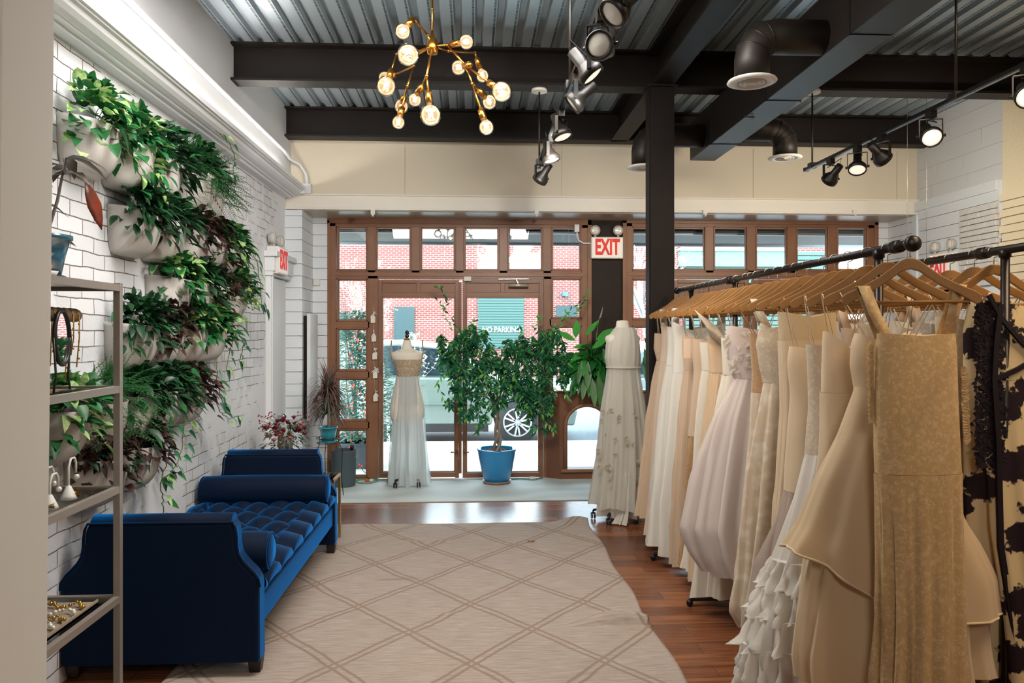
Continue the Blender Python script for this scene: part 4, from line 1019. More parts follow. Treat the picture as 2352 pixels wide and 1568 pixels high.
lv.leaf(c + Vector((-.02, -.05, .36)), (-.1, -.2, -1), (1, 0, 0), .17, .055, 'lance', 0, 0)
lv.leaf(c + Vector((.0, .02, .155)), (.5, .6, .12), (0, 0, 1), .12, .07, 'lance', 0, .3)
build('stem', st, m_bark, t); build('foliage', lv, m_crd, t); build('red_leaf', lr, m_crot, t, solid=.001)
c = Vector((SX1 - .07, 2.72, 1.797))
t = empty('small_succulent', c, 'tiny succulent with coral flower in a white dish beside the blue pot', 'plant')
build('dish', MB().lathe([(0, 0), (.035, 0), (.045, .02), (.04, .02), (0, .012)], c, 20), m_sign, t)
build('flower', MB().ball(c + Vector((0, 0, .035)), .026, 10, 6, 0, (1, 1, .6)), M('coral', '#d86a4a', .6), t)
mb = MB()
for k in range(14): a = k * 2.4; mb.leaf(c + Vector((0, 0, .045)), (cos(a), sin(a), 1.1), (0, 0, 1), .05, .02, 'lance', 0, -.1)
build('leaves', mb, M('succulent_grey', '#9aa392', .6), t)
# jewellery on the shelves
m_gold = M('gold_wire', '#c79a4a', .3, 1.0); m_tan = M('tan_suede', '#8d7460', .85); m_crys = M('crystal', '#e8e2da', .08, .3, spec=1)
z1 = zsh[1]
t = empty('necklace_stand', (SX1 - .14, 2.84, z1), 'tan padded bar hung with gold necklaces on the upper glass shelf', 'jewellery stand')
SXN = SX1 - .10
build('bar', MB().tube([(SXN, 2.62, z1 + .285), (SXN, 2.985, z1 + .285)], .026, 16), m_tan, t)
build('stand', MB().tube([(SXN, 2.8, z1), (SXN, 2.8, z1 + .27)], .006, 8).box((SXN - .04, 2.74, z1), (SXN + .04, 2.86, z1 + .008)), m_tan, t)
rr = random.Random(8)
for k in range(9):
    y = 2.63 + k * .041; L_ = rr.uniform(.13, .24); mb = MB()
    pts = [(SXN + .029 * cos(a), y, z1 + .285 + .029 * sin(a)) for a in (pi * .9, pi * .6, pi * .3, 0)]
    pts = [(SXN - .028, y - .012, z1 + .285 - L_ * .8)] + pts + [(SXN + .029, y, z1 + .2), (SXN + .024, y - .01, z1 + .285 - L_)]
    mb.tube(pts, .0025, 5)
    for j in range(6): mb.ball((SXN + .028, y, z1 + .285 - L_ * j / 6), .0045, 6, 4)
    build('necklace', mb, m_gold, t)
c = Vector((SX1 - .04, 2.78, z1))
t = empty('oval_mirror', c, 'oval tabletop mirror in a dark frame reflecting the shop window on the shelf', 'mirror')
aim = Vector((.55, -.83, .08)).normalized(); aim = Vector((1, .11, .02)).normalized()
s_ = Vector((-aim.y, aim.x, 0)).normalized(); u_ = aim.cross(s_).normalized() * -1 if aim.cross(s_).z < 0 else aim.cross(s_).normalized(); cc = c + Vector((0, 0, .20))
ring = [cc + s_ * .062 * cos(k * pi / 18) + u_ * .098 * sin(k * pi / 18) for k in range(37)]
build('mirror_frame', MB().tube(ring, .008, 8), m_blackm, t)
mb = MB(); mb.add([cc] + ring[:-1], [(0, 1 + k, 1 + (k + 1) % 36) for k in range(36)]); build('mirror_glass', mb, M('mirror_surface', '#f2f4f6', .02, 1.0), t, solid=.004)
build('mirror_stand', MB().tube([cc + s_ * .07, c + s_ * .05 + Vector((0, 0, .06)), c + s_ * .07 + Vector((0, 0, .004))], .004, 6).tube([cc - s_ * .07, c - s_ * .05 + Vector((0, 0, .06)), c - s_ * .07 + Vector((0, 0, .004))], .004, 6).tube([c - s_ * .07 + Vector((0, 0, .005)), c + s_ * .07 + Vector((0, 0, .005))], .004, 6), m_blackm, t)
tag(build('wooden_box', MB().box((SXM - .06, 2.50, z1), (SXM + .06, 2.70, z1 + .055)), M('box_wood', '#8a6a48', .6), bevel=.004), 'low tan wooden box on the upper glass shelf under the mirror', 'box')
z2 = zsh[2]
for k, (y, dx, h_) in enumerate(((2.62, .04, .14), (2.72, .03, .12), (2.80, .09, .13), (2.88, .05, .15))):
    cc = Vector((SX1 - .02 - dx, y, z2))
    t = empty('earring_stand', cc, 'white curved earring stand on the middle glass shelf, %s' % ('nearest the wall end', 'second from the wall end', 'third, beside the gold flower pieces', 'tallest, nearest the shelf post')[k], 'jewellery stand', 'white earring stands')
    build('stem', MB().tube([cc, cc + Vector((0, 0, h_ * .8)), cc + Vector((0, .015, h_)), cc + Vector((0, .04, h_)), cc + Vector((0, .052, h_ * .85)), cc + Vector((0, .052, h_ * .6))], .0045, 6), m_sign, t)
    build('base', MB().lathe([(.03, 0), (.024, .015), (.008, .05), (0, .055)], cc, 16), m_sign, t)
    build('earring', MB().ball(cc + Vector((.003, .052, h_ * .5)), .011, 8, 6), m_crys, t)
rr = random.Random(4)
for k, (y, dx) in enumerate(((2.70, .05), (2.9, .06), (2.96, .10))):
    mb = MB(); cc = Vector((SX1 - dx, y, z2 + .012))
    for j in range(16): a = j * 2.4; mb.leaf(cc, (cos(a), sin(a), rr.uniform(.1, 1)), (0, 0, 1), .035, .016, 'lance')
    mb.ball(cc, .011, 8, 6)
    tag(build('hair_ornament', mb, m_gold), 'gold leaf hair ornament on the middle glass shelf, %s' % ('beneath the earring stands', 'in front of the tallest earring stand', 'nearest the shelf post')[k], 'jewellery', 'gold ornaments')
z3 = zsh[3]
t = empty('jewellery_tray', (SX1 - .12, 2.75, z3), 'tray of sparkling crystal hairpieces on the lowest visible glass shelf', 'tray')
build('tray', MB().box((SX1 - .22, 2.5, z3), (SX1 - .03, 3.02, z3 + .01)).box((SX1 - .22, 2.5, z3), (SX1 - .215, 3.02, z3 + .02)).box((SX1 - .035, 2.5, z3), (SX1 - .03, 3.02, z3 + .02)), M('tray_grey', '#a0917f', .5), t)
for k in range(7):
    mb = MB(); y0 = 2.53 + k * .07
    for j in range(16): mb.ball((SX1 - .2 + j * .0105 + rr.uniform(-.003, .003), y0 + .02 * sin(j * .7) + rr.uniform(-.006, .006), z3 + .02 + rr.uniform(0, .008)), rr.uniform(.004, .009), 8, 5)
    build('crystal_band', mb, m_crys if k % 2 else m_gold, t)
tag(build('small_white_jar', MB().lathe([(0, 0), (.035, 0), (.04, .05), (.036, .09), (0, .09)], (SX1 - .1, 2.66, zsh[4]), 20), m_sign), 'small white jar on the bottom shelf at the lower left corner', 'jar')

# wall planters ----------------------------------------------------------
m_felt = M('planter_shell', '#cfcac5', .6, bump=(220, .5, .002), var=(4, '#c5c0bb', .5))
m_pothos = M('pothos_green', '#2c7040', .38, var=(22, '#1d5a2a', .4), transl=.18); m_pale = M('pothos_variegated', '#5aa244', .4, var=(40, '#c3cf96', .25), transl=.2)
m_dk = M('leaf_dark_green', '#1f4a2a', .4, var=(16, '#122c1a', .5), transl=.1); m_pur = M('leaf_bronze', '#4a2c24', .5, var=(18, '#2a1c1a', .5), transl=.1); m_fern = M('fern_green', '#2f6f38', .5, transl=.2)
def planter_shell(mb, w=.17, h=.235, dp=.185):
    def P(u, v):
        a = pi * (u - .5)                      # -90..90 deg around the front
        s_ = (1 - (1 - v) ** 2.6) ** .5 if v > 0 else .0
        s_ = .30 + .70 * s_ if v > 0 else .30
        rimlift = .02 * (1 - cos(a)) 
        x = dp * s_ * max(0, cos(a)) ** .75; y = w * (.55 + .45 * s_) * (1 if sin(a) > 0 else -1) * abs(sin(a)) ** .8
        return (x, y, -h + (h + rimlift) * v)
    mb.grid(P, 28, 16)
    o = len(mb.v)   # floor of the shell and the back
    bt = [P(k / 28, 0) for k in range(29)]; mb.add(bt, [tuple(range(28, -1, -1))])
    tp = [P(k / 28, 1) for k in range(29)]
    ins = [(x * .93, y * .95, -.03) for x, y, z in tp]
    mb.add(tp + ins, [(k, k + 1, k + 30, k + 29) for k in range(28)], 0, True)
    mb.add([(0, -w, .02), (0, w, .02), (0, w * .7, -h), (0, -w * .7, -h)], [(0, 1, 2, 3)])
    return mb
proto_me = None
def soil_mb(): return MB().add([(.17 * cos(a) ** .75 if cos(a) > 0 else 0, .155 * sin(a), -.03) for a in [pi * (k / 16 - .5) for k in range(17)]], [tuple(range(17))])
def foliage(seed, kind, n, ry=.2, rx=.19, rz=.16, droop=.22):
    rr = random.Random(seed); mb = MB()
    for i in range(n):
        a = rr.uniform(-pi * .5, pi * .5); el = rr.uniform(-.15, 1.35); q = rr.uniform(.35, 1.0) ** .8
        d = Vector((cos(a) * cos(el), sin(a) * cos(el), sin(el)))
        p = Vector((.06 + rx * q * d.x, ry * q * d.y, .015 + rz * q * d.z - (droop * q * rr.random() ** 2.2 if el < .35 else 0)))
        if p.x < .02: p.x = .02 + rr.random() * .03
        dd = (d + Vector((rr.uniform(-.5, .5), rr.uniform(-.5, .5), rr.uniform(-.9, .3)))).normalized()
        if dd.x < 0: dd.x *= -.5
        up = Vector((rr.uniform(-.3, .9), rr.uniform(-.5, .5), 1))
        if kind == 'fern':
            L_ = rr.uniform(.10, .19); e = p + dd * L_ - Vector((0, 0, .05)); mb.tube([p, (p + e) / 2 + Vector((0, 0, .01)), e], .0012, 3, cap=False)
            for k in range(9):
                t_ = k / 9; c = p + (e - p) * t_; s_ = dd.cross(Vector((0, 0, 1))); w_ = .035 * (1 - t_ * .8)
                for g in (-1, 1): mb.leaf(c, s_ * g + dd * .5, (0, 0, 1), w_, .006, 'lance', 0, .2)
        elif kind == 'pothos': mb.leaf(p, dd, up, rr.uniform(.05, .085), rr.uniform(.038, .062), 'heart', 1 if rr.random() < .28 else 0, .3)
        elif kind == 'dark': mb.leaf(p, dd, up, rr.uniform(.07, .11), rr.uniform(.03, .042), 'lance', 1 if rr.random() < .2 else 0, .35)
        elif kind == 'bronze': mb.leaf(p, dd, up, rr.uniform(.04, .075), rr.uniform(.028, .045), 'heart', 1 if rr.random() < .25 else 0, .4)
    for k in range(10):
        a = rr.uniform(-1.2, 1.2); mb.tube([(.08, 0, -.03), (.08 + .05 * cos(a), .06 * sin(a), .05), (.08 + .12 * cos(a), .14 * sin(a), rr.uniform(0, .12))], .002, 4, cap=False)
    return mb
KM = {'pothos': [m_pothos, m_pale], 'dark': [m_dk, m_pothos], 'bronze': [m_pur, m_dk], 'fern': [m_fern, m_dk]}
desc = {'pothos': 'bright variegated pothos', 'dark': 'dark lance-leaved plant', 'bronze': 'bronze-brown foliage', 'fern': 'feathery fern'}
rows = [('top', 3.60, .375, PD(222, 345, 3.5).z + .11, ['pothos', 'pothos', 'dark', 'fern', 'fern'], 5),
        ('second', 4.06, .345, PD(325, 540, 3.95).z + .12, ['dark', 'dark', 'bronze', 'bronze', 'pothos'], 5),
        ('third', 4.50, .37, PD(400, 680, 4.35).z + .10, ['pothos', 'dark', 'bronze', 'pothos'], 4),
        ('fourth', 4.03, .37, PD(318, 800, 3.9).z + .12, ['dark', 'bronze', 'pothos', 'pothos'], 4),
        ('fifth', 3.30, .36, PD(310, 965, 3.85).z + .12, ['pothos', 'fern', 'dark', 'dark', 'bronze'], 5),
        ('bottom', 3.66, .39, PD(240, 1110, 3.6).z + .13, ['bronze', 'bronze'], 2)]
ordn = ['nearest the metal shelf', 'second from the metal shelf', 'third from the metal shelf', 'fourth from the metal shelf', 'farthest along']
seed = 100; PLANTERS = {}
shell_me = None; soil_me = None
for (rn, y0, dy, z, kinds, n) in rows:
    for k in range(n):
        seed += 1; y = y0 + dy * k; kind = kinds[k]
        t = empty('wall_planter', (0, 0, 0), 'white wall planter of %s in the %s row, %s' % (desc[kind], rn, ordn[k] if k < n - 1 else 'last, nearest the side door'), 'planter', 'white planters mounted on the brick wall')
        if shell_me is None:
            o = build('planter_pot', planter_shell(MB()), m_felt, t, solid=.004); shell_me = o; so = build('soil', soil_mb(), m_soil, t)
        else:
            o = shell_me.copy(); COL.objects.link(o); o.parent = t; o2 = so.copy(); COL.objects.link(o2); o2.parent = t
        top = rn == 'top'
        fo = build('foliage', foliage(seed, kind, {'fern': 150, 'pothos': 230, 'dark': 220, 'bronze': 240}[kind], .22 + (.03 if top else 0), .20, .14 + (.06 if top else 0), .20), KM[kind], t)
        t.location = (XL + .002, y, z); PLANTERS[(rn, k)] = t
# extra tuft of small-leaved plant rising behind the end of the top row
t = empty('wall_planter', (0, 0, 0), 'white wall planter with tall small-leaved shrub, highest on the wall beneath the cornice', 'planter', 'white planters mounted on the brick wall')
o = shell_me.copy(); COL.objects.link(o); o.parent = t
build('foliage', foliage(77, 'dark', 230, .24, .17, .20, .1), KM['dark'], t); t.location = (XL + .002, 4.95, 2.62)
def vine(par, pts, seed, L=.07, mats=None, every=.055):
    rr = random.Random(seed); P_ = [Vector(p) for p in pts]; sm = []
    for i in range(len(P_) - 1):
        for k in range(5):
            t_ = k / 5; sm.append(P_[i].lerp(P_[i + 1], t_) + Vector((rr.uniform(-.006, .006), rr.uniform(-.006, .006), 0)))
    sm.append(P_[-1]); mb = MB().tube(sm, .0028, 5, mi=2); acc = 0
    for a, b in zip(sm[:-1], sm[1:]):
        acc += (b - a).length
        if acc > every:
            acc = 0; s_ = Vector((rr.uniform(.2, 1), rr.uniform(-1, 1), rr.uniform(-.5, .3))); q = b + s_ * .03
            mb.tube([b, q], .0012, 3, mi=2, cap=False); mb.leaf(q, s_ + Vector((0, 0, -.9)), (1, 0, .3), L * rr.uniform(.75, 1.15), L * .72 * rr.uniform(.8, 1.1), 'heart', 1 if rr.random() < .25 else 0, .1)
    mb.leaf(sm[-1], (0.2, .2, -1), (1, 0, 0), L * 1.2, L * .95, 'heart', 0, 0)
    return build('vine', mb, [m_pothos, m_pale, M('vine_stem', '#5c6b34', .6)], par)
XV = -1.67
def vp(l): return [PX(a, b, XV) for a, b in l]
vine(PLANTERS[('fifth', 3)], vp([(402, 950), (396, 1000), (383, 1060), (370, 1110), (373, 1150), (374, 1180)]), 1)
vine(PLANTERS[('fifth', 4)], vp([(425, 945), (420, 1000), (414, 1050), (395, 1085), (372, 1098)]), 2)
vine(PLANTERS[('fifth', 4)], vp([(490, 880), (494, 920), (505, 945), (525, 962), (545, 955)]), 3)
vine(PLANTERS[('fourth', 3)], vp([(500, 830), (497, 870), (505, 905), (512, 925)]), 4)
vine(PLANTERS[('second', 4)], vp([(540, 575), (575, 570), (590, 600), (598, 650), (600, 700)]), 5)
vine(PLANTERS[('second', 4)], vp([(550, 560), (572, 610), (570, 660)]), 6)
vine(PLANTERS[('third', 3)], vp([(570, 690), (600, 700), (612, 715)]), 7)
vine(PLANTERS[('third', 3)], vp([(560, 710), (545, 760), (530, 800), (520, 850)]), 8)
vine(PLANTERS[('top', 1)], vp([(290, 340), (310, 375), (325, 410), (345, 395)]), 9, .085)
vine(PLANTERS[('top', 2)], vp([(345, 380), (362, 410), (358, 440)]), 10, .09)
vine(PLANTERS[('top', 4)], vp([(495, 300), (530, 330), (540, 370), (535, 400)]), 11, .06)
vine(PLANTERS[('top', 0)], vp([(250, 300), (285, 262), (300, 240)]), 12, .1)
vine(PLANTERS[('fourth', 1)], vp([(430, 870), (425, 840), (420, 900)]), 13)
vine(PLANTERS[('fourth', 3)], vp([(545, 760), (560, 790), (550, 830)]), 14)

# corner behind the daybed -------------------------------------------------
m_gframe = M('brass_frame', '#c9a368', .3, .9); m_tglass = glassmat('table_glass', (.88, .95, .93), 1.4)
def frame_table(label, x0, x1, y0, y1, z, grp=None):
    t = empty('side_table', ((x0 + x1) / 2, (y0 + y1) / 2, 0), label, 'table', grp)
    for x in (x0, x1):
        for y in (y0, y1): build('leg', MB().box((x - .009, y - .009, .0), (x + .009, y + .009, z)), m_gframe, t)
    mb = MB()
    for x in (x0, x1): mb.box((x - .009, y0, z - .018), (x + .009, y1, z))
    for y in (y0, y1): mb.box((x0, y - .009, z - .018), (x1, y + .009, z))
    build('top_frame', mb, m_gframe, t); build('glass_top', MB().box((x0, y0, z), (x1, y1, z + .006)), m_tglass, t)
p = PD(714, 1032, 6.3)
frame_table('brass and glass side table in the corner carrying the flower vase', -1.84, p.x, 5.78, 6.30, p.z)
p = PD(774, 1090, 5.7); f0 = PZ(774, 1170, 0)
frame_table('low brass and glass table just behind the daybed, its corner showing at the right', p.x - .42, p.x + .02, 5.50, 5.76 + .0, PD(774, 1089, 5.64).z)
tz = PD(714, 1032, 6.3).z + .006
c = PD(655, 1030, 6.15); c = Vector((c.x, c.y, tz))
t = empty('flower_vase', c, 'grey vase of burgundy and pink flowers on the corner side table', 'vase of flowers')
build('vase', MB().lathe([(0, 0), (.052, 0), (.056, .06), (.058, .125), (.05, .125), (.048, .02), (0, .01)], c, 24), M('vase_zinc', '#8b8d8a', .5, bump=(40, .3, .003)), t)
rr = random.Random(12); gr = MB(); m_burg = M('burgundy', '#7a1f2e', .8, var=(30, '#94394a', .5))
def rose(mb, c, r, n=11):
    for k in range(n):
        a = k * 2.4; q = k / n; mb.leaf(c, (cos(a) * (.3 + q), sin(a) * (.3 + q), 1.2 - q), (0, 0, 1), r * (.7 + .6 * q), r * .95, 'heart', 0, -.15)
    mb.ball(c + Vector((0, 0, r * .25)), r * .5, 8, 6)
for k in range(34):
    a = rr.uniform(0, 2 * pi); q = sqrt(rr.random()) * .17; h_ = .14 + rr.uniform(0, .13) - q * .2
    p = c + Vector((q * cos(a), q * sin(a) * .7, .02 + h_))
    if k < 22: q_ = MB(); rose(q_, p, rr.uniform(.024, .038)); build('burgundy_rose', q_, m_burg, t)
    else: q_ = MB(); rose(q_, p - Vector((0, .04, .04)), rr.uniform(.022, .032)); build('pink_rose', q_, M('dusty_pink', '#c07a72', .8), t)
for (x, y) in ((652, 962), (628, 985), (660, 970), (675, 960)): q_ = MB(); rose(q_, PD(x, y, 6.1), .028); build('burgundy_rose', q_, m_burg, t)
for k in range(230):
    a = rr.uniform(0, 2 * pi); q = sqrt(rr.random()) * .19; p = c + Vector((q * cos(a), q * sin(a) * .7, .12 + rr.uniform(-.08, .14) - q * .15))
    gr.leaf(p, (cos(a), sin(a), rr.uniform(-.8, .6)), (0, 0, 1), rr.uniform(.03, .05), rr.uniform(.014, .03), 'heart', 0, .3)
for k in range(12):
    a = rr.uniform(0, 2 * pi); e = c + Vector((.2 * cos(a), .12 * sin(a), rr.uniform(.2, .34))); gr.tube([c + Vector((0, 0, .1)), (c + e) / 2 + Vector((0, 0, .1)), e], .002, 4)
    for j in range(3): gr.ball(e + Vector((rr.uniform(-.02, .02), 0, rr.uniform(-.02, .02))), .007, 6, 4, 1)
build('greenery', gr, [M('eucalyptus', '#43533f', .85, var=(14, '#26351f', .5)), m_burg], t)

c = PY(754, 1015, 7.2)
t = empty('potted_dracaena', c, 'drooping reddish dracaena in a turquoise pot on the wire stand by the left pane', 'plant')
m_teal2 = M('turquoise_glaze', '#2a8fa3', .22, coat=.6, var=(6, '#1f7688', .6))
build('saucer', MB().lathe([(0, 0), (.085, 0), (.095, .016), (.09, .018), (0, .012)], c, 28), m_teal2, t)
build('pot', pot(MB(), c + Vector((0, 0, .014)), .062, .082, .135), m_teal2, t)
rr = random.Random(6); tk = MB()
top = c + Vector((.0, 0, .42)); tk.tube([c + Vector((0, 0, .12)), c + Vector((.02, 0, .28)), top, top + Vector((.01, 0, .12))], [.012, .010, .009, .006], 8)
build('trunk', tk, m_bark, t); mb = MB()
for i in range(620):
    a = rr.uniform(0, 2 * pi); b0 = top + Vector((rr.uniform(-.02, .02), rr.uniform(-.02, .02), rr.uniform(-.16, .13)))
    el = rr.uniform(.15, 1.4) if i % 5 else 1.5; L_ = rr.uniform(.18, .30); d = Vector((cos(a) * cos(el), sin(a) * cos(el) * .6, sin(el)))
    p0 = b0; pr = None; w_ = .006
    seg = []
    for k in range(6):
        seg.append(p0.copy()); d = (d + Vector((0, 0, -.42))).normalized() if el < 1.49 else (d + Vector((cos(a) * .12, 0, -.05))).normalized(); p0 = p0 + d * L_ / 5
    sd = Vector((-sin(a), cos(a), 0)); vs = []
    for k, q in enumerate(seg): ww = w_ * (1 - (k / 5.2) ** 2); vs += [q - sd * ww, q + sd * ww]
    mb.add(vs, [(2 * k, 2 * k + 1, 2 * k + 3, 2 * k + 2) for k in range(5)], 1 if rr.random() < .3 else 0, True)
build('foliage', mb, [M('dracaena_red', '#6d4a44', .5, transl=.15), M('dracaena_green', '#5f7361', .5, transl=.2)], t)
t = empty('plant_stand', (c.x, c.y, 0), 'black wire plant stand holding the turquoise pot', 'plant stand')
mb = MB()
for r_, z in ((.105, c.z), (.112, c.z + .045)): mb.tube([(c.x + r_ * cos(k * pi / 12), c.y + r_ * sin(k * pi / 12), z - .004) for k in range(25)], .004, 6)
mb.tube([(c.x - .105, c.y, c.z - .004), (c.x + .105, c.y, c.z - .004)], .003, 5).tube([(c.x, c.y - .105, c.z - .004), (c.x, c.y + .105, c.z - .004)], .003, 5)
build('ring', mb, m_blackm, t)
for k in range(3):
    a = k * 2 * pi / 3 + .5; build('leg', MB().tube([(c.x + .11 * cos(a), c.y + .11 * sin(a), c.z + .045), (c.x + .105 * cos(a), c.y + .105 * sin(a), c.z - .01), (c.x + .14 * cos(a), c.y + .14 * sin(a), c.z - .09), (c.x + .13 * cos(a), c.y + .13 * sin(a), .2), (c.x + .15 * cos(a), c.y + .15 * sin(a), .013)], .004, 6), m_blackm, t)
# waste bin
f0 = PZ(785, 1120, .012); c = Vector((f0.x + .0, f0.y + .12, .013)); rb = .115
rb = 27.5 / F * (c.y)
t = empty('waste_bin', c, 'round slate-grey bin standing on the pale carpet left of the doors', 'bin')
build('bin_body', MB().lathe([(0, 0), (rb * .94, 0), (rb * .96, .01), (rb, .355), (rb + .004, .365), (rb - .004, .368), (rb - .01, .02), (0, .012)], c, 36), M('slate_grey', '#47565c', .55), t)
tag(build('umbrella_handle', MB().tube([(c.x + .07, c.y - .02, .05), (c.x + .085, c.y - .01, .40)], .016, 10).lathe([(.018, 0), (.02, .03), (.012, .045), (0, .047)], (c.x + .085, c.y - .01, .385), 12), m_blackm), 'black handle poking out of the slate-grey bin', 'handle')

# ================================================================== FIG TREE, LILY, MANNEQUINS
# ficus with a braided trunk in the bright blue pot
m_blue = M('bright_blue_glaze', '#1687c4', .18, coat=.7, var=(3, '#1378b0', .6))
f0 = PZ(1142, 1114, .012); c = Vector((f0.x, f0.y + .13, .013))
t = empty('potted_fig_tree', c, 'weeping fig tree with braided trunk in a large bright blue pot before the glass doors', 'plant')
build('saucer', MB().lathe([(0, 0), (.135, 0), (.155, .028), (.148, .03), (.13, .01), (0, .01)], c, 36), M('saucer_brown', '#8c7468', .5), t)
pr = [(0, .012), (.125, .012), (.135, .02), (.175, .18), (.198, .30), (.203, .335), (.208, .345), (.206, .36), (.198, .362), (.19, .33), (0, .315)]
build('pot', MB().lathe(pr, c, 40), m_blue, t)
mb = MB(); rr = random.Random(1)
for k in range(90):
    a = rr.uniform(0, 2 * pi); q = sqrt(rr.random()) * .175; mb.leaf(c + Vector((q * cos(a), q * sin(a), .325)), (rr.uniform(-1, 1), rr.uniform(-1, 1), .3), (0, 0, 1), .04, .02, 'lance', 0, .1)
tag(build('bark_mulch', mb, M('mulch', '#a67c5a', .8, var=(30, '#7b563c', .4)), t), kind='stuff')
tz0, tz1 = c.z + .31, PD(1142, 930, c.y).z
mb = MB()
for k in range(3):
    pts = []
    for i in range(25):
        s_ = i / 24; a = k * 2 * pi / 3 + s_ * 7.5; q = .026 * (1 - .2 * s_) + .02 * (1 - s_) ** 6
        pts.append((c.x + q * cos(a) + .012 * sin(s_ * 5), c.y + q * sin(a), tz0 + (tz1 - tz0 + .05) * s_))
    mb.tube(pts, [.017 - .004 * i / 24 for i in range(25)], 8)
crown = [(1075, 830, 62, 88, 420), (1215, 840, 72, 105, 520), (1140, 860, 55, 75, 300), (1040, 800, 35, 60, 170), (1265, 800, 45, 60, 190), (1085, 775, 40, 32, 130), (1200, 788, 55, 24, 150),
         (1110, 930, 60, 45, 110), (1235, 925, 40, 60, 150), (1060, 900, 40, 60, 120), (1300, 830, 35, 60, 90), (1195, 900, 40, 50, 120), (1150, 820, 50, 40, 160)]
kk = c.y / F; lf = MB(); tw = MB(); hub_ = Vector((c.x, c.y, tz1))
for (px, py, rx, ry, n) in crown:
    q = PD(px, py, c.y); q.y = c.y + rr.uniform(-.08, .02)
    mb.tube([hub_, hub_.lerp(q, .45) + Vector((0, 0, .07)), q], [.011, .007, .004], 6)
    for j in range(n // 6):
        a = rr.uniform(0, 2 * pi); el = rr.uniform(-1, 1); r3 = rr.random() ** .45
        s0 = q + Vector((rx * kk * cos(a) * sqrt(1 - el * el) * r3, .16 * sin(a) * sqrt(1 - el * el) * r3, ry * kk * el * r3))
        st_ = s0.lerp(q, .45); e = s0 + Vector((rr.uniform(-.04, .04), rr.uniform(-.03, .03), -rr.uniform(.05, .12)))
        tw.tube([st_, s0 + Vector((0, 0, .02)), e], [.0022, .0016, .001], 4, cap=False)
        for g in range(10):
            s_ = g / 9; p = s0.lerp(e, s_); an = rr.uniform(0, 2 * pi)
            if p.y > 7.98: p.y = 7.98
            d = Vector((cos(an) * .9, sin(an) * .7 - .1, rr.uniform(-1.3, .05)))
            lf.leaf(p + Vector((0, 0, .01)), d, (rr.uniform(-.5, .5), -.6, .8), rr.uniform(.048, .072), rr.uniform(.024, .034), 'lance', rr.choice((0, 0, 1, 1, 1, 2)), .15)
wisps = [[(1040, 760), (1018, 715), (1030, 690), (1012, 665), (1005, 660)], [(1055, 760), (1030, 720), (1005, 690)], [(1265, 770), (1290, 735), (1325, 715), (1335, 700)], [(1280, 760), (1300, 720), (1338, 690), (1350, 672)], [(1020, 850), (1005, 880), (1020, 920)],
         [(1270, 930), (1275, 970), (1270, 990)], [(1290, 880), (1300, 900), (1305, 915)], [(1240, 960), (1262, 975), (1275, 985)], [(1130, 930), (1115, 960), (1105, 975)], [(1075, 760), (1085, 740), (1098, 735)], [(1225, 760), (1235, 735), (1240, 730)]]
for w_ in wisps:
    pts = [PD(x, y, c.y - .03) for x, y in w_]; tw.tube(pts, .0018, 4, cap=False)
    for a_, b_ in zip(pts[:-1], pts[1:]):
        for s_ in (0, .25, .5, .75, 1):
            d = (b_ - a_).normalized() + Vector((rr.uniform(-1.2, 1.2), rr.uniform(-.4, .2), rr.uniform(-.6, .3)))
            lf.leaf(a_.lerp(b_, s_), d, (0, -.6, .8), .058, .024, 'lance', rr.choice((0, 2, 2)), .12)
build('braided_trunk', mb, M('fig_bark', '#8a7c70', .75, bump=(50, .4, .004)), t)
build('twigs', tw, M('twig', '#5d5244', .7), t)
build('foliage', lf, [M('fig_dark', '#28644a', .3, var=(14, '#1c5230', .5), transl=.22), M('fig_mid', '#37825a', .3, var=(14, '#226534', .5), transl=.3), M('fig_light', '#6fb35a', .35, transl=.4)], t)

# peace lily on the bulkhead ledge
zt = PY(0, 906, YBK).z + .022; p = PY(1362, 850, 7.86); c = Vector((p.x, 7.93, zt))
t = empty('peace_lily', c, 'large peace lily with one white bloom in a terracotta pot on the wooden ledge', 'plant')
build('pot', pot(MB(), c, .075, .11, .20), M('terracotta', '#a85a3a', .7), t)
mb = MB(); rr = random.Random(9); ctr = PD(1350, 800, 7.75)
for i in range(150):
    a = rr.uniform(0, 2 * pi); el = rr.uniform(-.9, 1.3); r_ = rr.uniform(.05, .26)
    d = Vector((cos(a) * cos(el), -abs(sin(a)) * cos(el) * .8, sin(el))); p = c + Vector((0, -.04, .28)) + Vector((d.x * r_, d.y * r_ * .7, d.z * r_ * .9))
    L_ = rr.uniform(.13, .21); dd = d + Vector((rr.uniform(-.4, .4), 0, -.35 - .5 * rr.random()))
    mb.leaf(p, dd, (0, -.7, .8), L_, L_ * .36, 'lance', 0 if rr.random() < .75 else 1, .3)
for (x, y, x2, y2, w_) in ((1322, 775, 1325, 738, .075), (1345, 770, 1372, 738, .05), (1322, 782, 1282, 762, .06), (1370, 780, 1408, 756, .07), (1360, 800, 1395, 775, .06), (1335, 830, 1328, 880, .05), (1345, 860, 1338, 915, .06), (1360, 870, 1366, 930, .07), (1375, 850, 1382, 945, .07), (1350, 830, 1350, 890, .07), (1385, 800, 1400, 850, .06), (1480, 775, 1495, 800, .04), (1480, 800, 1490, 850, .05), (1478, 820, 1486, 880, .05)):
    a_, b_ = PD(x, y, 7.75), PD(x2, y2, 7.68); L_ = (b_ - a_).length; mb.leaf(a_, b_ - a_, (0, -1, .25), L_ * 1.1, w_ * 1.15, 'lance', 1 if y2 < 800 else 0, 0, .06)
for k in range(60):
    a = rr.uniform(-1.3, 1.3); mb.tube([c + Vector((0, 0, .18)), c + Vector((sin(a) * .12, -.08, .34)), c + Vector((sin(a) * .22, -.1, .36 + .1 * cos(a)))], .003, 4, mi=0, cap=False)
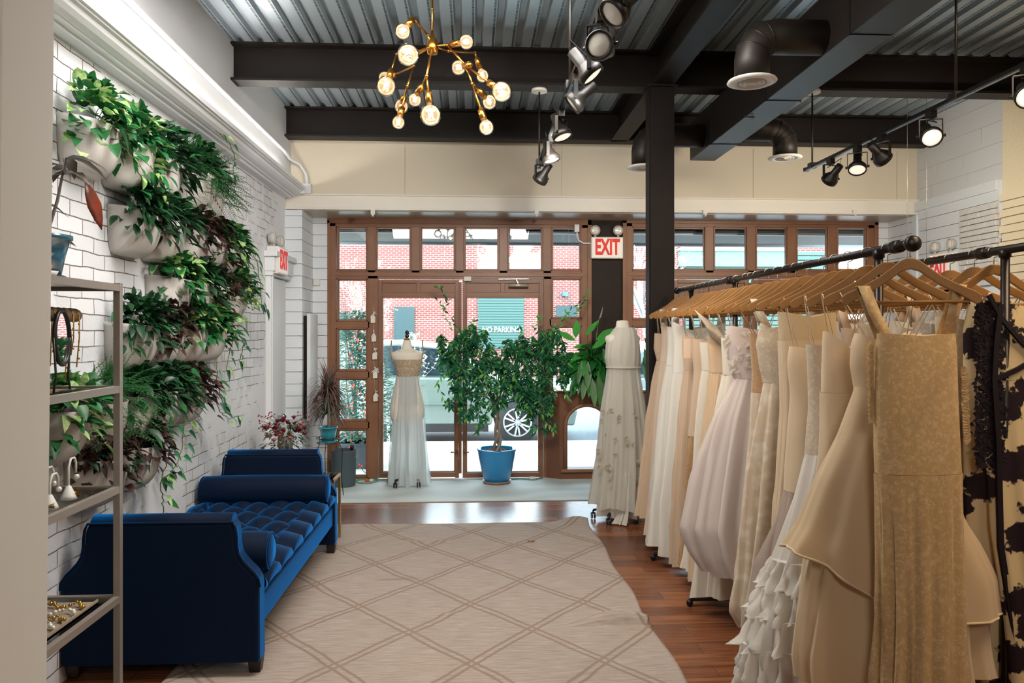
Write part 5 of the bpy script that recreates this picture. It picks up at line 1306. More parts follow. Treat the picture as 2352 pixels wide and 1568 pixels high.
build('foliage', mb, [M('lily_green', '#267a35', .32, var=(6, '#1b5a28', .5), transl=.2), M('lily_light', '#4fae4c', .35, transl=.4)], t)
a_, b_ = PD(1370, 770, 7.8), PD(1375, 735, 7.8)
build('bloom_stalk', MB().tube([c + Vector((.02, 0, .25)), a_, b_], .003, 5), M('stalk', '#7fae6a', .5), t)
build('bloom', MB().leaf(b_, PD(1384, 706, 7.8) - b_, (1, -.5, 0), .145, .05, 'lance', 0, 0, .2), M('bloom_white', '#e8ece2', .5, transl=.3), t, solid=.001)

# fabric helpers -----------------------------------------------------------
def fabric(name, color, alpha=1.0, lace=0, color2=None, sheen=.25, transl=.22, pat=None, rough=.75):
    if name in MATS: return MATS[name]
    m, nt, b = newmat(name); c1 = srgb(color); b.inputs['Base Color'].default_value = (*c1, 1)
    b.inputs['Roughness'].default_value = rough; b.inputs['Sheen Weight'].default_value = sheen; b.inputs['Sheen Roughness'].default_value = .5; b.inputs['Specular IOR Level'].default_value = .25
    co = coords(nt); out = nt.nodes['Material Output']; cur = b.outputs[0]
    if lace:
        vo = N(nt, 'ShaderNodeTexVoronoi', feature='SMOOTH_F1', Scale=float(lace)); nz = N(nt, 'ShaderNodeTexNoise', Scale=lace * .55, Detail=5.0)
        nt.links.new(co, nz.inputs['Vector']); ad = N(nt, 'ShaderNodeVectorMath', operation='MULTIPLY_ADD'); nt.links.new(nz.outputs['Color'], ad.inputs[0]); ad.inputs[1].default_value = (.05, .05, .05); nt.links.new(co, ad.inputs[2]); nt.links.new(ad.outputs[0], vo.inputs['Vector'])
        bp = N(nt, 'ShaderNodeBump', Strength=.35, Distance=.002); bp.invert = True; nt.links.new(vo.outputs['Distance'], bp.inputs['Height']); nt.links.new(bp.outputs[0], b.inputs['Normal'])
        r = N(nt, 'ShaderNodeValToRGB'); r.color_ramp.elements[0].color = (*c1, 1); r.color_ramp.elements[1].color = (*srgb(color2 or color), 1); r.color_ramp.elements[0].position = .35; r.color_ramp.elements[1].position = .62
        mxx = N(nt, 'ShaderNodeMath', operation='ADD'); nt.links.new(vo.outputs['Distance'], mxx.inputs[0]); nt.links.new(nz.outputs[0], mxx.inputs[1]); mm = N(nt, 'ShaderNodeMath', operation='MULTIPLY'); mm.inputs[1].default_value = .62; nt.links.new(mxx.outputs[0], mm.inputs[0])
        nt.links.new(mm.outputs[0], r.inputs[0]); nt.links.new(r.outputs[0], b.inputs['Base Color'])
    elif pat:      # large dark flower motifs: (scale, colour, threshold)
        vo = N(nt, 'ShaderNodeTexVoronoi', feature='F1', Scale=float(pat[0])); nz = N(nt, 'ShaderNodeTexNoise', Scale=pat[0] * 5.0, Detail=4.0); nt.links.new(co, nz.inputs['Vector'])
        ad = N(nt, 'ShaderNodeVectorMath', operation='MULTIPLY_ADD'); nt.links.new(nz.outputs['Color'], ad.inputs[0]); ad.inputs[1].default_value = (.07, .07, .07); nt.links.new(co, ad.inputs[2]); nt.links.new(ad.outputs[0], vo.inputs['Vector'])
        n2 = N(nt, 'ShaderNodeTexNoise', Scale=38.0, Detail=2.0); nt.links.new(co, n2.inputs['Vector'])
        s_ = N(nt, 'ShaderNodeMath', operation='MULTIPLY_ADD'); nt.links.new(n2.outputs[0], s_.inputs[0]); s_.inputs[1].default_value = .28; nt.links.new(vo.outputs['Distance'], s_.inputs[2])
        r = N(nt, 'ShaderNodeValToRGB'); r.color_ramp.elements[0].color = (*srgb(pat[1]), 1); r.color_ramp.elements[1].color = (*c1, 1); r.color_ramp.elements[0].position = pat[2]; r.color_ramp.elements[1].position = pat[2] + .05
        nt.links.new(s_.outputs[0], r.inputs[0]); nt.links.new(r.outputs[0], b.inputs['Base Color'])
    else:
        nz = N(nt, 'ShaderNodeTexNoise', Scale=9.0, Detail=4.0); nt.links.new(co, nz.inputs['Vector'])
        bp = N(nt, 'ShaderNodeBump', Strength=.25, Distance=.01); nt.links.new(nz.outputs[0], bp.inputs['Height']); nt.links.new(bp.outputs[0], b.inputs['Normal'])
    if transl:
        t_ = N(nt, 'ShaderNodeBsdfTranslucent'); t_.inputs[0].default_value = (*c1, 1); mx = N(nt, 'ShaderNodeMixShader'); mx.inputs[0].default_value = transl
        nt.links.new(cur, mx.inputs[1]); nt.links.new(t_.outputs[0], mx.inputs[2]); cur = mx.outputs[0]
    if alpha < 1:
        t_ = N(nt, 'ShaderNodeBsdfTransparent'); mx = N(nt, 'ShaderNodeMixShader'); mx.inputs[0].default_value = alpha
        nt.links.new(t_.outputs[0], mx.inputs[1]); nt.links.new(cur, mx.inputs[2]); cur = mx.outputs[0]
    nt.links.new(cur, out.inputs[0]); MATS[name] = m; return m
def interp(rows, z):
    """rows sorted by falling z: (z, xl, xr, hb) -> smooth interpolation"""
    if z >= rows[0][0]: return rows[0][1:]
    for a, b in zip(rows[:-1], rows[1:]):
        if z >= b[0]:
            s = (a[0] - z) / (a[0] - b[0]); return tuple(p + (q - p) * s for p, q in zip(a[1:], b[1:]))
    return rows[-1][1:]
def drape(rows, Y, z0, z1, folds=0, amp=(0, .0), seed=0, nr=26, seg=72, hem=0.0, hem_w=0, cap=True, ytilt=0, hemslope=0, neck=0):
    """closed cloth surface between heights z0 (top) and z1 (hem); rows give its silhouette; folds grow from amp[0] to amp[1]"""
    rr = random.Random(seed); ph = [rr.uniform(0, 6.28) for _ in range(4)]
    folds = folds // 2 * 2
    def P(u, v):
        z = z0 + (z1 - z0) * v; xl, xr, hb = interp(rows, z); a = 2 * pi * u; cx = (xl + xr) / 2; hw = (xr - xl) / 2
        A = (amp[0] + (amp[1] - amp[0]) * min(1, v * 1.15) ** .7) * 1.65; f = 1.0
        if folds: f = 1 + A * (.62 * (1 - 2 * abs(sin(folds * .5 * a + ph[0] + .5 * sin(3 * v + ph[1]))) ** .8) + .3 * sin((folds * 1.62) // 1 * a + ph[2]) + .22 * sin((folds * 2.7) // 1 * a + ph[3] + v * 2)) - A * .5
        f += .010 * mnoise.noise(Vector((cx * 9 + cos(a) * 2.2, sin(a) * 2.2 + seed, z * 7)))
        c_, s_ = cos(a), sin(a)
        x = cx + hw * f * (1 if c_ > 0 else -1) * abs(c_) ** .9; y = Y + hb * f * s_ + ytilt * v
        zz = z
        if hem_w and v > .9: zz += hem * sin(hem_w * a + ph[2]) * (v - .9) * 10
        if neck: zz -= neck * (1 - abs(c_)) ** 1.3 * max(0, 1 - v * 1.3) ** 1.5
        if hemslope: zz += hemslope * (x - cx) * v
        return (x, y, zz)
    mb = MB().grid(P, seg, nr, closeu=True)
    if cap:
        o = len(mb.v); ring = [P(k / seg, 0) for k in range(seg)]; c0 = (sum(p[0] for p in ring) / seg, Y, min(p[2] for p in ring) - .004)
        mb.add([c0] + ring, [(0, 1 + k, 1 + (k + 1) % seg) for k in range(seg)], 0, True)
    return mb
m_mann = fabric('mannequin_jersey', '#ddd6c8', transl=0, sheen=.1)
def torso(mb, c, s=1.0, top=1.56, nk=1.0):
    """dress-form bust; c: foot point"""
    prof = [(.0, top), (.038 * nk, top - .004), (.042 * nk, top - .02), (.045 * nk, top - .05), (.056 * nk, top - .09), (.115, top - .115), (.160, top - .135), (.172, top - .155), (.160, top - .19), (.140, top - .24), (.126, top - .29), (.114, top - .36), (.122, top - .44), (.150, top - .56), (.178, top - .70), (.175, top - .80), (.155, top - .84), (0, top - .845)]
    return mb.lathe([(r, h) for r, h in reversed(prof)], c, 36, sx=s, sy=s * .62)
def castors(t, c, n=5, r=.23, z=0):
    for k in range(n):
        a = k * 2 * pi / n + .4; e = Vector((c.x + r * cos(a), c.y + r * sin(a), z + .075))
        l = build('base_leg', MB().bar((c.x, c.y, z + .12), e, .022, .018), m_blackm, t)
        w = MB().tube([e, e - Vector((0, 0, .03))], .008, 8)
        for q in (-.012, .012): w.tube([e + Vector((q - .006, 0, -.045)), e + Vector((q + .006, 0, -.045))], .027, 16)
        build('castor', w, M('castor_black', '#1a1a1c', .4), l)
# far mannequin, seen from behind
CZ = .013
f0 = PZ(935, 1113, CZ); c = Vector((f0.x, f0.y, CZ)); kx = c.y / F
t = empty('dress_form', c, 'headless dress form with turned finial seen from behind, between the glass doors and the room', 'mannequin')
topz = PD(932, 780, c.y).z
build('bust', torso(MB(), (c.x, c.y, 0), 1.0, topz), m_mann, t)
build('neck_cap', MB().lathe([(.030, 0), (.034, .012), (.03, .02), (0, .022)], (c.x, c.y, topz - .002), 20), m_gold, t)
build('finial', MB().lathe([(.01, 0), (.02, .01), (.024, .025), (.012, .035), (.02, .05), (.022, .065), (.012, .078), (0, .084)], (c.x, c.y, topz + .018), 18), m_legw, t)
build('pole', MB().tube([(c.x, c.y, .1), (c.x, c.y, topz - .8)], .014, 10), m_blackm, t); castors(t, c, 5, .20, CZ)
def rw(Y, lst):  # (py, xl, xr, half depth) at distance Y
    out = []
    for py, xl, xr, hb in lst:
        a, b = PY(xl, py, Y), PY(xr, py, Y); out.append((a.z, a.x, b.x, hb))
    return out
R = rw(c.y, [(826, 902, 971, .118), (850, 908, 967, .108), (862, 911, 962, .095), (880, 909, 966, .11), (930, 903, 973, .15), (1000, 898, 978, .17), (1060, 893, 983, .19), (1112, 890, 988, .20)])
g = empty('wedding_dress', (c.x, c.y, .02), 'backless white dress with beaded lace waist and sheer tulle skirt on the far dress form', 'dress')
zw = PD(0, 862, c.y).z
build('bodice', drape(R, c.y, R[0][0] + .005, zw, 0, (0, 0), 1, 8), fabric('beaded_lace', '#cfc0a8', lace=60, color2='#a8937a', transl=.1), g)
m_tul = fabric('white_tulle', '#e9eeee', .60, transl=.5); m_lin = fabric('white_lining', '#dfe4e2', 1, transl=.45)
build('skirt', drape(R, c.y, zw, .02, 13, (.03, .16), 2, 30, 110, .01, 9), m_tul, g)
R2 = [(z, a + .03, b - .03, h * .85) for z, a, b, h in R]
build('skirt_lining', drape(R2, c.y, zw - .002, .04, 9, (.0, .12), 3, 24, 80), m_tul, g)
R3 = [(z, a + .025, b - .025, h * .8) for z, a, b, h in R]
build('short_lining', drape(R3, c.y, zw - .004, PD(0, 928, c.y).z, 0, (0, 0), 3, 8, 48), fabric('lining_grey', '#b7b5ad', transl=.1), g)
for s_ in (-1, 1): build('strap', MB().tube([(c.x + s_ * .155, c.y - .03, R[0][0]), (c.x + s_ * .165, c.y - .045, R[0][0] + .08), (c.x + s_ * .16, c.y, R[0][0] + .2)], .008, 6), MATS['beaded_lace'], g)
tag(build('necklace', MB().tube([(c.x + .10 * sin(a), c.y - .045 - .02 * cos(a), topz - .10 - .055 * (cos(a * 1.2) ** 2)) for a in [(-1.2 + 2.4 * k / 12) for k in range(13)]], .0022, 5), m_gold), 'fine gold chain lying on the back of the far dress form', 'necklace')
# near mannequin, side-on
f0 = PZ(1430, 1200, 0); c = Vector((f0.x, f0.y + .1, 0))
t = empty('dress_form', c, 'cream dress form with a cut-off neck standing beside the end of the dress rack', 'mannequin')
topz = PD(1436, 735, c.y).z
mb = torso(MB(), (0, 0, 0), .88, topz, 1.45)
build('bust', MBshift(mb, (c.x + .02, c.y, 0)), m_mann, t)
build('pole', MB().tube([(c.x, c.y, .1), (c.x, c.y, topz - .8)], .014, 10), m_blackm, t); castors(t, c - Vector((.03, 0, 0)), 5, .2)
for b_ in [o for o in bpy.data.objects if o.parent == t and o.name.startswith('base_leg')]: pass
g = empty('wedding_dress', (c.x, c.y, .03), 'white high-necked tulle dress with scattered petals and long train on the near dress form', 'dress')
R = rw(c.y, [(752, 1412, 1458, .07), (765, 1402, 1464, .10), (790, 1392, 1469, .125), (820, 1389, 1471, .13), (842, 1394, 1469, .12), (846, 1395, 1469, .115), (880, 1391, 1474, .14), (930, 1382, 1483, .18), (1000, 1372, 1493, .22), (1080, 1363, 1500, .25), (1162, 1352, 1500, .28)])
zw = PD(0, 844, c.y).z; zh = PD(0, 1160, c.y).z
m_tw = fabric('ivory_tulle', '#e6e2d6', .72, transl=.4); m_iv = fabric('ivory_chiffon', '#ddd8ca', transl=.25)
build('bodice', drape(R, c.y, R[0][0], zw, 14, (.02, .03), 5, 16), m_iv, g)
build('skirt', drape(R, c.y, zw, zh, 12, (.02, .12), 6, 30, 110, .012, 7), m_tw, g)
build('skirt_lining', drape([(z, a + .05, b - .05, h * .7) for z, a, b, h in R], c.y, zw - .003, .05, 8, (.02, .14), 7, 24, 80), m_iv, g)
xl, xr, hb = interp(R, zw); build('waist_sash', MB().tube([((xl + xr) / 2 + (xr - xl) / 2 * cos(k * pi / 18) * 1.01, c.y + hb * 1.02 * sin(k * pi / 18), zw) for k in range(37)], .009, 6), m_iv, g)
T = rw(c.y - .1, [(1080, 1420, 1448, .05), (1150, 1416, 1446, .06), (1180, 1412, 1444, .07), (1203, 1396, 1442, .10)])
build('train', drape(T, c.y - .16, T[0][0], .012, 5, (.1, .3), 9, 16, 48), m_iv, g)
mb = MB(); rr = random.Random(31)
for k in range(34):
    z = rr.uniform(.35, .95); a = -rr.uniform(.2, 2.9); xl, xr, hb = interp(R, z); p = Vector(((xl + xr) / 2 + (xr - xl) / 2 * cos(a), c.y + hb * sin(a) * 1.0, z))
    for j in range(4): mb.leaf(p, (cos(j * 1.6 + k), -.3, sin(j * 1.6 + k)), (0, -1, 0), .026, .02, 'heart', 0, .1)
build('petals', mb, fabric('petal_beige', '#b9ab97', transl=.2), g)
pts = [(c.x + .02 + .068 * cos(a), c.y + .052 * sin(a), topz - .082 + .03 * sin(a) - .01) for a in [k * pi / 12 for k in range(25)]]
mb = MB().tube(pts, .003, 5)
for k, p in enumerate(pts): mb.ball(p, .007 if k % 2 else .0045, 6, 4)
for k in range(6): mb.leaf(Vector(pts[14 + k]) + Vector((0, -.004, 0)), (rr.uniform(-1, 1), -.4, -.6), (0, -1, 0), .022, .012, 'lance')
tag(build('necklace', mb, m_gold), 'gold leaf necklace round the neck of the near dress form', 'necklace')

# hanging gift tags on the mullion --------------------------------------------
t = empty('tag_garland', PY(860, 920, YW - .06), 'string of five white paper tags with ribbon bows hanging down the window mullion', 'garland')
build('string', MB().tube([PY(857, 705, YW - .062), PY(860, 900, YW - .062)], .0015, 4), m_sign, t)
rr = random.Random(2)
for (x, y) in ((857, 733), (859, 776), (861, 817), (862, 860), (863, 913)):
    p = PY(x, y, YW - .075); tg = build('paper_tag', MB().prism([(p.x - .025, p.z - .04), (p.x + .022, p.z - .036), (p.x + .024, p.z + .022), (p.x + .01, p.z + .038), (p.x - .012, p.z + .036), (p.x - .026, p.z + .02)], 'y', p.y - .006, p.y), M('tag_paper', '#e2dccd', .8), t)
    mb = MB()
    for k in range(9): mb.leaf(p + Vector((0, -.004, .055)), (rr.uniform(-1, 1), -.2, rr.uniform(-1.2, 1.6)), (0, -1, 0), .05, .008, 'strap')
    build('ribbon_bow', mb, m_sign, tg)
# indoor string of little red lights and cords on the carpet
m_redl = M('tiny_red_bulb', '#d0482f', .4, emit=('#ff4a22', .8)); m_cord = M('green_cord', '#3d8c74', .5)
t = empty('string_lights', PZ(845, 1100, .02), 'green string of tiny red lights trailing down the left pane to the floor', 'string lights')
pl = [(800, 1005), (806, 1020), (812, 1035), (818, 1050), (826, 1068), (833, 1080), (843, 1090)]; pts = [PY(x, y, YW - .09) for x, y in pl]
build('cable', MB().tube(pts, .0035, 5), m_cord, t)
for (x, y) in ((806, 1012), (802, 1027), (811, 1028), (817, 1040), (817, 1051), (825, 1066), (831, 1070), (827, 1075)):
    p = PY(x, y, YW - .09); build('light_bulb', MB().lathe([(.004, -.012), (.006, 0), (.0, .02)], p, 8, (rr.uniform(-1, 1), 0, 1)), m_redl, t)
t = empty('outdoor_string_lights', PY(820, 900, 8.8), 'red fairy lights wound through the holly bush outside the left panes', 'string lights')
pts = [PY(785 + 45 * (.5 + .5 * sin(k * 1.7)) + 15, 760 + k * 9.5, 8.7) for k in range(26)]
build('cable', MB().tube(pts, .0025, 4), m_cord, t)
for p in pts: 
    for j in range(2): q = p + Vector((rr.uniform(-.05, .05), -.02, rr.uniform(-.04, .04))); build('light_bulb', MB().lathe([(.005, -.012), (.009, 0), (.0, .02)], q, 8, (rr.uniform(-1, 1), 0, 1)), m_redl, t)
def cord(name, lab, px, mat, r=.005):
    pts = [PZ(x, y, .018) for x, y in px]; return tag(build(name, MB().tube(pts, r, 6), mat), lab, 'cord')
cord('extension_cord', 'coiled green extension cord on the carpet left of the far mannequin', [(818, 1103), (835, 1098), (862, 1099), (868, 1104), (850, 1109), (825, 1109), (815, 1105), (830, 1101), (858, 1102), (885, 1101), (900, 1100)], m_cord)
cord('extension_cord', 'thin green cord on the carpet right of the blue pot', [(1175, 1101), (1195, 1099), (1215, 1101), (1232, 1100), (1247, 1097)], m_cord)
p = PZ(848, 1103, .03)
tag(build('plug', MB().tube([p - Vector((.04, 0, 0)), p + Vector((.0, 0, 0))], [.014, .012], 10).tube([p, p + Vector((.04, .01, 0))], .014, 10, 1), [M('orange_plug', '#d9552a', .5), m_sign]), 'orange and white plug lying on the coiled cord', 'plug')
p = PZ(1222, 1098, .03)
tag(build('plug', MB().tube([p - Vector((.03, 0, 0)), p + Vector((.04, .01, 0))], .016, 10), m_sign), 'white plug at the end of the thin cord by the bulkhead', 'plug')

# ================================================================== CLOTHES RACKS, HANGERS, GOWNS
m_pipe = M('black_iron_pipe', '#1d1715', .38, .5, bump=(30, .25, .003))
m_hang = M('hanger_wood', '#91652a', .55, var=(6, '#7b5220', .5), bump=(40, .1, .001)); m_hook = M('hook_steel', '#b9b4aa', .3, .9)
ZBAR = PD(2120, 558, 2.567).z - .0
XB1 = 1.535
XB2 = PD(2352, 567, 2.685).x
def rack(label, xb, y0, y1, posts, joints, cap0=True):
    t = empty('clothes_rack', (xb, (y0 + y1) / 2, 0), label, 'clothes rack')
    build('rail', MB().tube([(xb, y0, ZBAR), (xb, y1, ZBAR)], .0165, 16), m_pipe, t)
    for y in joints: build('rail_coupling', MB().lathe([(.0165, -.03), (.022, -.028), (.024, -.01), (.021, 0), (.024, .01), (.022, .028), (.0165, .03)], (xb, y, ZBAR), 16, (0, 1, 0)), m_pipe, t)
    if cap0:
        build('end_cap', MB().lathe([(.018, 0), (.021, -.012), (.027, -.018), (.029, -.028), (.027, -.038), (.016, -.045), (0, -.047)], (xb, y0 + .012, ZBAR), 20, (0, 1, 0)), m_pipe, t)
        build('end_cap', MB().lathe([(.018, 0), (.024, .012), (.026, .02), (.022, .03), (0, .033)], (xb, y1 - .01, ZBAR), 20, (0, 1, 0)), m_pipe, t)
    for y in posts:
        build('post', MB().tube([(xb, y, .06), (xb, y, ZBAR)], .0155, 14).lathe([(.0155, -.03), (.021, -.028), (.021, 0)], (xb, y, ZBAR), 14), m_pipe, t)
        build('foot', MB().tube([(xb - .27, y, .045), (xb + .27, y, .045)], .0155, 12).ball((xb - .27, y, .022), .021, 10, 6).ball((xb + .27, y, .022), .021, 10, 6), m_pipe, t)
    return t
def pyd(d, xb): return d * (cos(TH)) - ((xb / d - sin(TH)) / cos(TH)) * sin(TH) * d
rack('long black iron pipe rack nearest the aisle, hung with white and ivory gowns', XB1, pyd(2.60, XB1), pyd(5.54, XB1), [pyd(2.80, XB1), pyd(4.33, XB1), pyd(5.2, XB1)], [pyd(4.42, XB1), pyd(2.62, XB1) + .06])
rack('rear black iron pipe rack parallel to the aisle rack, at the right edge', XB2, 1.55, pyd(4.4, XB2), [pyd(2.78, XB2), pyd(4.25, XB2)], [pyd(2.9, XB2), pyd(3.5, XB2)], False)

hg_proto = None
def hanger(xb, y, rz, label, group, dz=0):
    """hanger with its hook on the bar; local origin under the hook"""
    global hg_proto
    if hg_proto is None:
        t = empty('wooden_hanger', (0, 0, 0))
        up = [(-.218, -.142), (-.222, -.118), (-.205, -.104), (-.15, -.078), (-.095, -.046), (-.055, -.014), (-.032, .006), (-.012, .015)]
        lo = [(-.205, -.148), (-.15, -.112), (-.095, -.082), (-.06, -.056), (-.03, -.032), (-.0, -.022)]
        mir = lambda l: [(-x, z) for x, z in reversed(l)]
        poly = up + mir(up) + [(-x, z) for x, z in lo][:-1] + list(reversed(lo))
        build('hanger_body', MB().prism(poly, 'y', -.0075, .0075, 0, False), m_hang, t, bevel=.003)
        build('trouser_bar', MB().tube([(-.185, 0, -.138), (.185, 0, -.138)], .0055, 8), m_hang, t)
        pts = [(0, 0, .01), (0, 0, .035)] + [(.0 + .0215 * sin(a) , 0, .064 - .0215 * cos(a)) for a in [pi * k / 8 for k in range(0, 13)]]
        build('hook', MB().tube(pts, .0019, 6), m_hook, t)
        hg_proto = t; o = t
    else: o = copy_tree(hg_proto)
    o.location = (xb, y, ZBAR - .065 + dz); o.rotation_euler = (0, 0, rz)
    o['label'] = label; o['category'] = 'hanger'
    if group: o['group'] = group
    elif 'group' in o: del o['group']
    return o
CG = 'gowns on the aisle rack'
def gown(d, label, rows, waist, fab, skfab=None, folds=14, amp=(.01, .12), seed=1, hang=None, straps='thin', xb=XB1, hbw=.055, hbh=.075, extra=None, rz=-.30, group=CG, hem=.006, hangdesc=None, tip=None, strapfab=None, nr=30, hemslope=0, seg=84, neck=.025):
    """rows: (py, xl[, xr]) picture rows of the silhouette at distance d; the unseen right half mirrors about the hanger"""
    rb = random.Random(seed * 13 + 5)
    Y = pyd(d, xb); cpx = 1176 + F * ((xb / d - sin(TH)) / cos(TH))
    R = []
    n = len(rows); zt = PD(cpx, rows[0][0], d).z; zl = PD(cpx, rows[-1][0], d).z
    for r in rows:
        py, xl = r[0], r[1]; xr = r[2] if len(r) > 2 else min(2 * cpx - xl, cpx + .30 * F / d)
        a, b = PD(xl, py, d), PD(xr, py, d); s_ = (zt - a.z) / max(.01, zt - zl)
        R.append((a.z, a.x, b.x, hbw + (hbh - hbw) * s_))
    g = empty('wedding_dress', (xb, Y, max(.0, zl)), label, 'dress', group)
    zw = PD(cpx, waist, d).z if waist else zl
    build('bodice', drape(R, Y, zt, zw, 6 if waist else folds, (.0, .015) if waist else amp, seed, 14 if waist else nr, 60 if waist else seg, neck=neck), fab, g)
    if waist: build('skirt', drape(R, Y, zw - .001, zl, folds, amp, seed, nr, seg, hem, 7, hemslope=hemslope, cap=False), skfab or fab, g)
    hx = 1 if straps == 'wide' else 0
    tz = ZBAR - .065 - .11
    for s_ in (-1, 1):
        xl, xr, hb = R[0][1], R[0][2], R[0][3]; px_ = xl + .03 if s_ < 0 else xr - .03; hxx = xb + s_ * .155 * cos(rz); hy = Y + s_ * .155 * sin(rz)
        if straps == 'wide':
            w_ = .022; mb = MB(); P_ = [(px_, Y - .012, zt - .02), ((px_ + hxx) / 2, (Y + hy) / 2 - .008, (zt + tz) / 2), (hxx, hy - .012, tz + .03), (hxx, hy + .012, tz + .03), ((px_ + hxx) / 2, (Y + hy) / 2 + .02, (zt + tz) / 2), (px_, Y + .03, zt - .02)]
            vs = []
            for p in P_: vs += [(p[0] - w_, p[1], p[2]), (p[0] + w_, p[1], p[2])]
            mb.add(vs, [(2 * k, 2 * k + 1, 2 * k + 3, 2 * k + 2) for k in range(5)], 0, True); build('strap', mb, strapfab or fab, g, solid=.002)
        elif straps:
            for q in (-1, 1):
                build('strap', MB().tube([(px_, Y + q * .02, zt - .012), (hxx + s_ * .01, hy + q * .006, tz + .012), (hxx + s_ * .01, hy, tz + .016)], .0022, 4), strapfab or fab, g)
    if extra: extra(g, R, Y, d)
    g['gown_short'] = ''; del g['gown_short']
    hanger(xb, Y, rz + rb.uniform(-.10, .10), 'wooden hanger on the aisle rack holding the %s' % (hangdesc or label), 'hangers on the aisle rack' if group == CG else group)
    return g, R, Y
iv = lambda n, c, **k: fabric(n, c, **k)
F_beige = iv('silk_beige', '#cbb297'); F_ivory = iv('silk_ivory', '#ded6c6'); F_white = iv('satin_white', '#e2ded3', rough=.5); F_blush = iv('blush_crepe', '#d3bfa9'); F_apr = iv('apricot_chiffon', '#d3b795')
F_lacei = iv('ivory_lace', '#dacfbd', lace=70, color2='#c6b59c'); F_bronze = iv('bronze_sequin', '#84654a', lace=160, color2='#a8855e', rough=.4, transl=0); F_pink = iv('pink_tulle', '#dccfc8', alpha=.93, transl=.35)
F_emb = iv('embroidered_tulle', '#ded3c2', lace=26, color2='#c9b69c'); F_taupe = iv('taupe_tulle', '#b9a698', alpha=.9, transl=.3); F_satin = iv('warm_satin', '#d6c0a0', rough=.5); F_org = iv('beige_organza', '#d3bb98', alpha=.95, transl=.3)
F_tulw = iv('ruffle_tulle', '#e6e0d6', alpha=.93, transl=.35); F_lace = iv('vintage_lace', '#d3b88f', lace=75, color2='#b99c70', sheen=.1)
def pleats(n, c): return None
gown(5.50, 'slim beige slip gown hanging at the street end of the aisle rack', [(765, 1503), (800, 1500), (828, 1507), (870, 1498), (950, 1485), (1050, 1472), (1185, 1457)], 828, F_beige, folds=9, seed=1, amp=(.02, .1), hangdesc='street-end beige slip gown')
gown(5.37, 'blush gown with a lace cap sleeve, second from the street end of the aisle rack', [(748, 1517), (790, 1520), (830, 1515), (900, 1506), (1000, 1496), (1100, 1488), (1225, 1478)], 830, F_blush, folds=10, seed=2, amp=(.02, .1), hangdesc='blush gown second from the street end', straps='wide', strapfab=F_lacei)
gown(5.2, 'bright white satin gown with a wide hem, third from the street end', [(750, 1531), (790, 1532), (838, 1527), (900, 1516), (1000, 1502), (1100, 1492), (1200, 1483), (1252, 1478)], 838, F_white, folds=10, seed=3, amp=(.02, .12), hangdesc='white satin gown third from the street end')
gown(5.03, 'white gown with a deep folded V bodice, fourth from the street end', [(738, 1541), (790, 1545), (855, 1541), (880, 1536), (1000, 1524), (1150, 1509), (1274, 1504)], 855, F_white, folds=9, seed=4, neck=.14, amp=(.02, .1), hangdesc='folded V bodice gown', straps='wide')
def price_tag(g, R, Y, d):
    p = PD(1578, 800, d - .14); build('price_tag', MB().box((p.x - .022, p.y - .002, p.z - .062), (p.x + .022, p.y, p.z + .062)).box((p.x - .009, p.y - .003, p.z - .04), (p.x + .009, p.y - .002, p.z - .036)), M('blush_card', '#d8bfa4', .7), g)
gown(4.85, 'sand-coloured gown with a paper price tag on its bodice', [(772, 1567), (800, 1566), (850, 1569), (900, 1562), (1000, 1552), (1150, 1540), (1296, 1533)], 850, F_beige, folds=11, seed=5, amp=(.02, .12), extra=price_tag, hangdesc='gown with the price tag')
gown(4.66, 'gown with a plain sand bodice over a long bronze sequin skirt', [(778, 1590), (805, 1588), (850, 1592), (950, 1583), (1050, 1572), (1150, 1562), (1300, 1548)], 1000, F_beige, F_bronze, folds=8, seed=6, amp=(.02, .1), hangdesc='bronze sequin gown')
gown(4.50, 'ivory charmeuse gown with a slightly flared hem beside the bronze sequin skirt', [(785, 1606), (850, 1610), (900, 1602), (1050, 1588), (1200, 1572), (1305, 1553)], 850, F_ivory, folds=7, seed=7, amp=(.02, .12), hangdesc='ivory charmeuse gown')
def lacecape(g, R, Y, d):
    a, b = PD(1594, 745, d - .05), PD(1660, 790, d - .05)
    mb = MB().grid(lambda u, v: (a.x + (b.x - a.x) * (u * .55 + v * .8), Y - .05 - .03 * sin(3 * u), PD(0, 712, d).z - v * .10 - u * .16), 12, 10); build('lace_cap_sleeve', mb, F_lacei, g, solid=.002)
gown(4.31, 'apricot chiffon gown with closely pleated skirt and sheer lace cap sleeve', [(772, 1625), (800, 1624), (855, 1627), (900, 1621), (1000, 1608), (1150, 1592), (1330, 1575)], 855, F_apr, folds=30, seed=8, amp=(.03, .06), extra=lacecape, hangdesc='pleated apricot gown', seg=150)
gown(4.16, 'ivory satin gown whose hem shows below the pink tulle skirt', [(775, 1655), (860, 1658), (950, 1640), (1150, 1612), (1366, 1587)], 860, F_ivory, folds=8, seed=9, amp=(.02, .12), hangdesc='ivory gown under the pink tulle')
def lacetop(g, R, Y, d):
    rr = random.Random(4); mb = MB(); xl, xr, hb = interp(R, R[0][0] - .05)
    for k in range(90):
        z = R[0][0] - .02 - rr.random() * .22; a = -rr.random() * pi; xl, xr, hb = interp(R, z); p = Vector(((xl + xr) / 2 + (xr - xl) / 2 * cos(a), Y + hb * sin(a), z))
        mb.leaf(p, (cos(k), -.25, sin(k) - .3), (0, -1, 0), .035, .026, 'heart', 0, .1)
    build('lace_applique', mb, F_tulw, g)
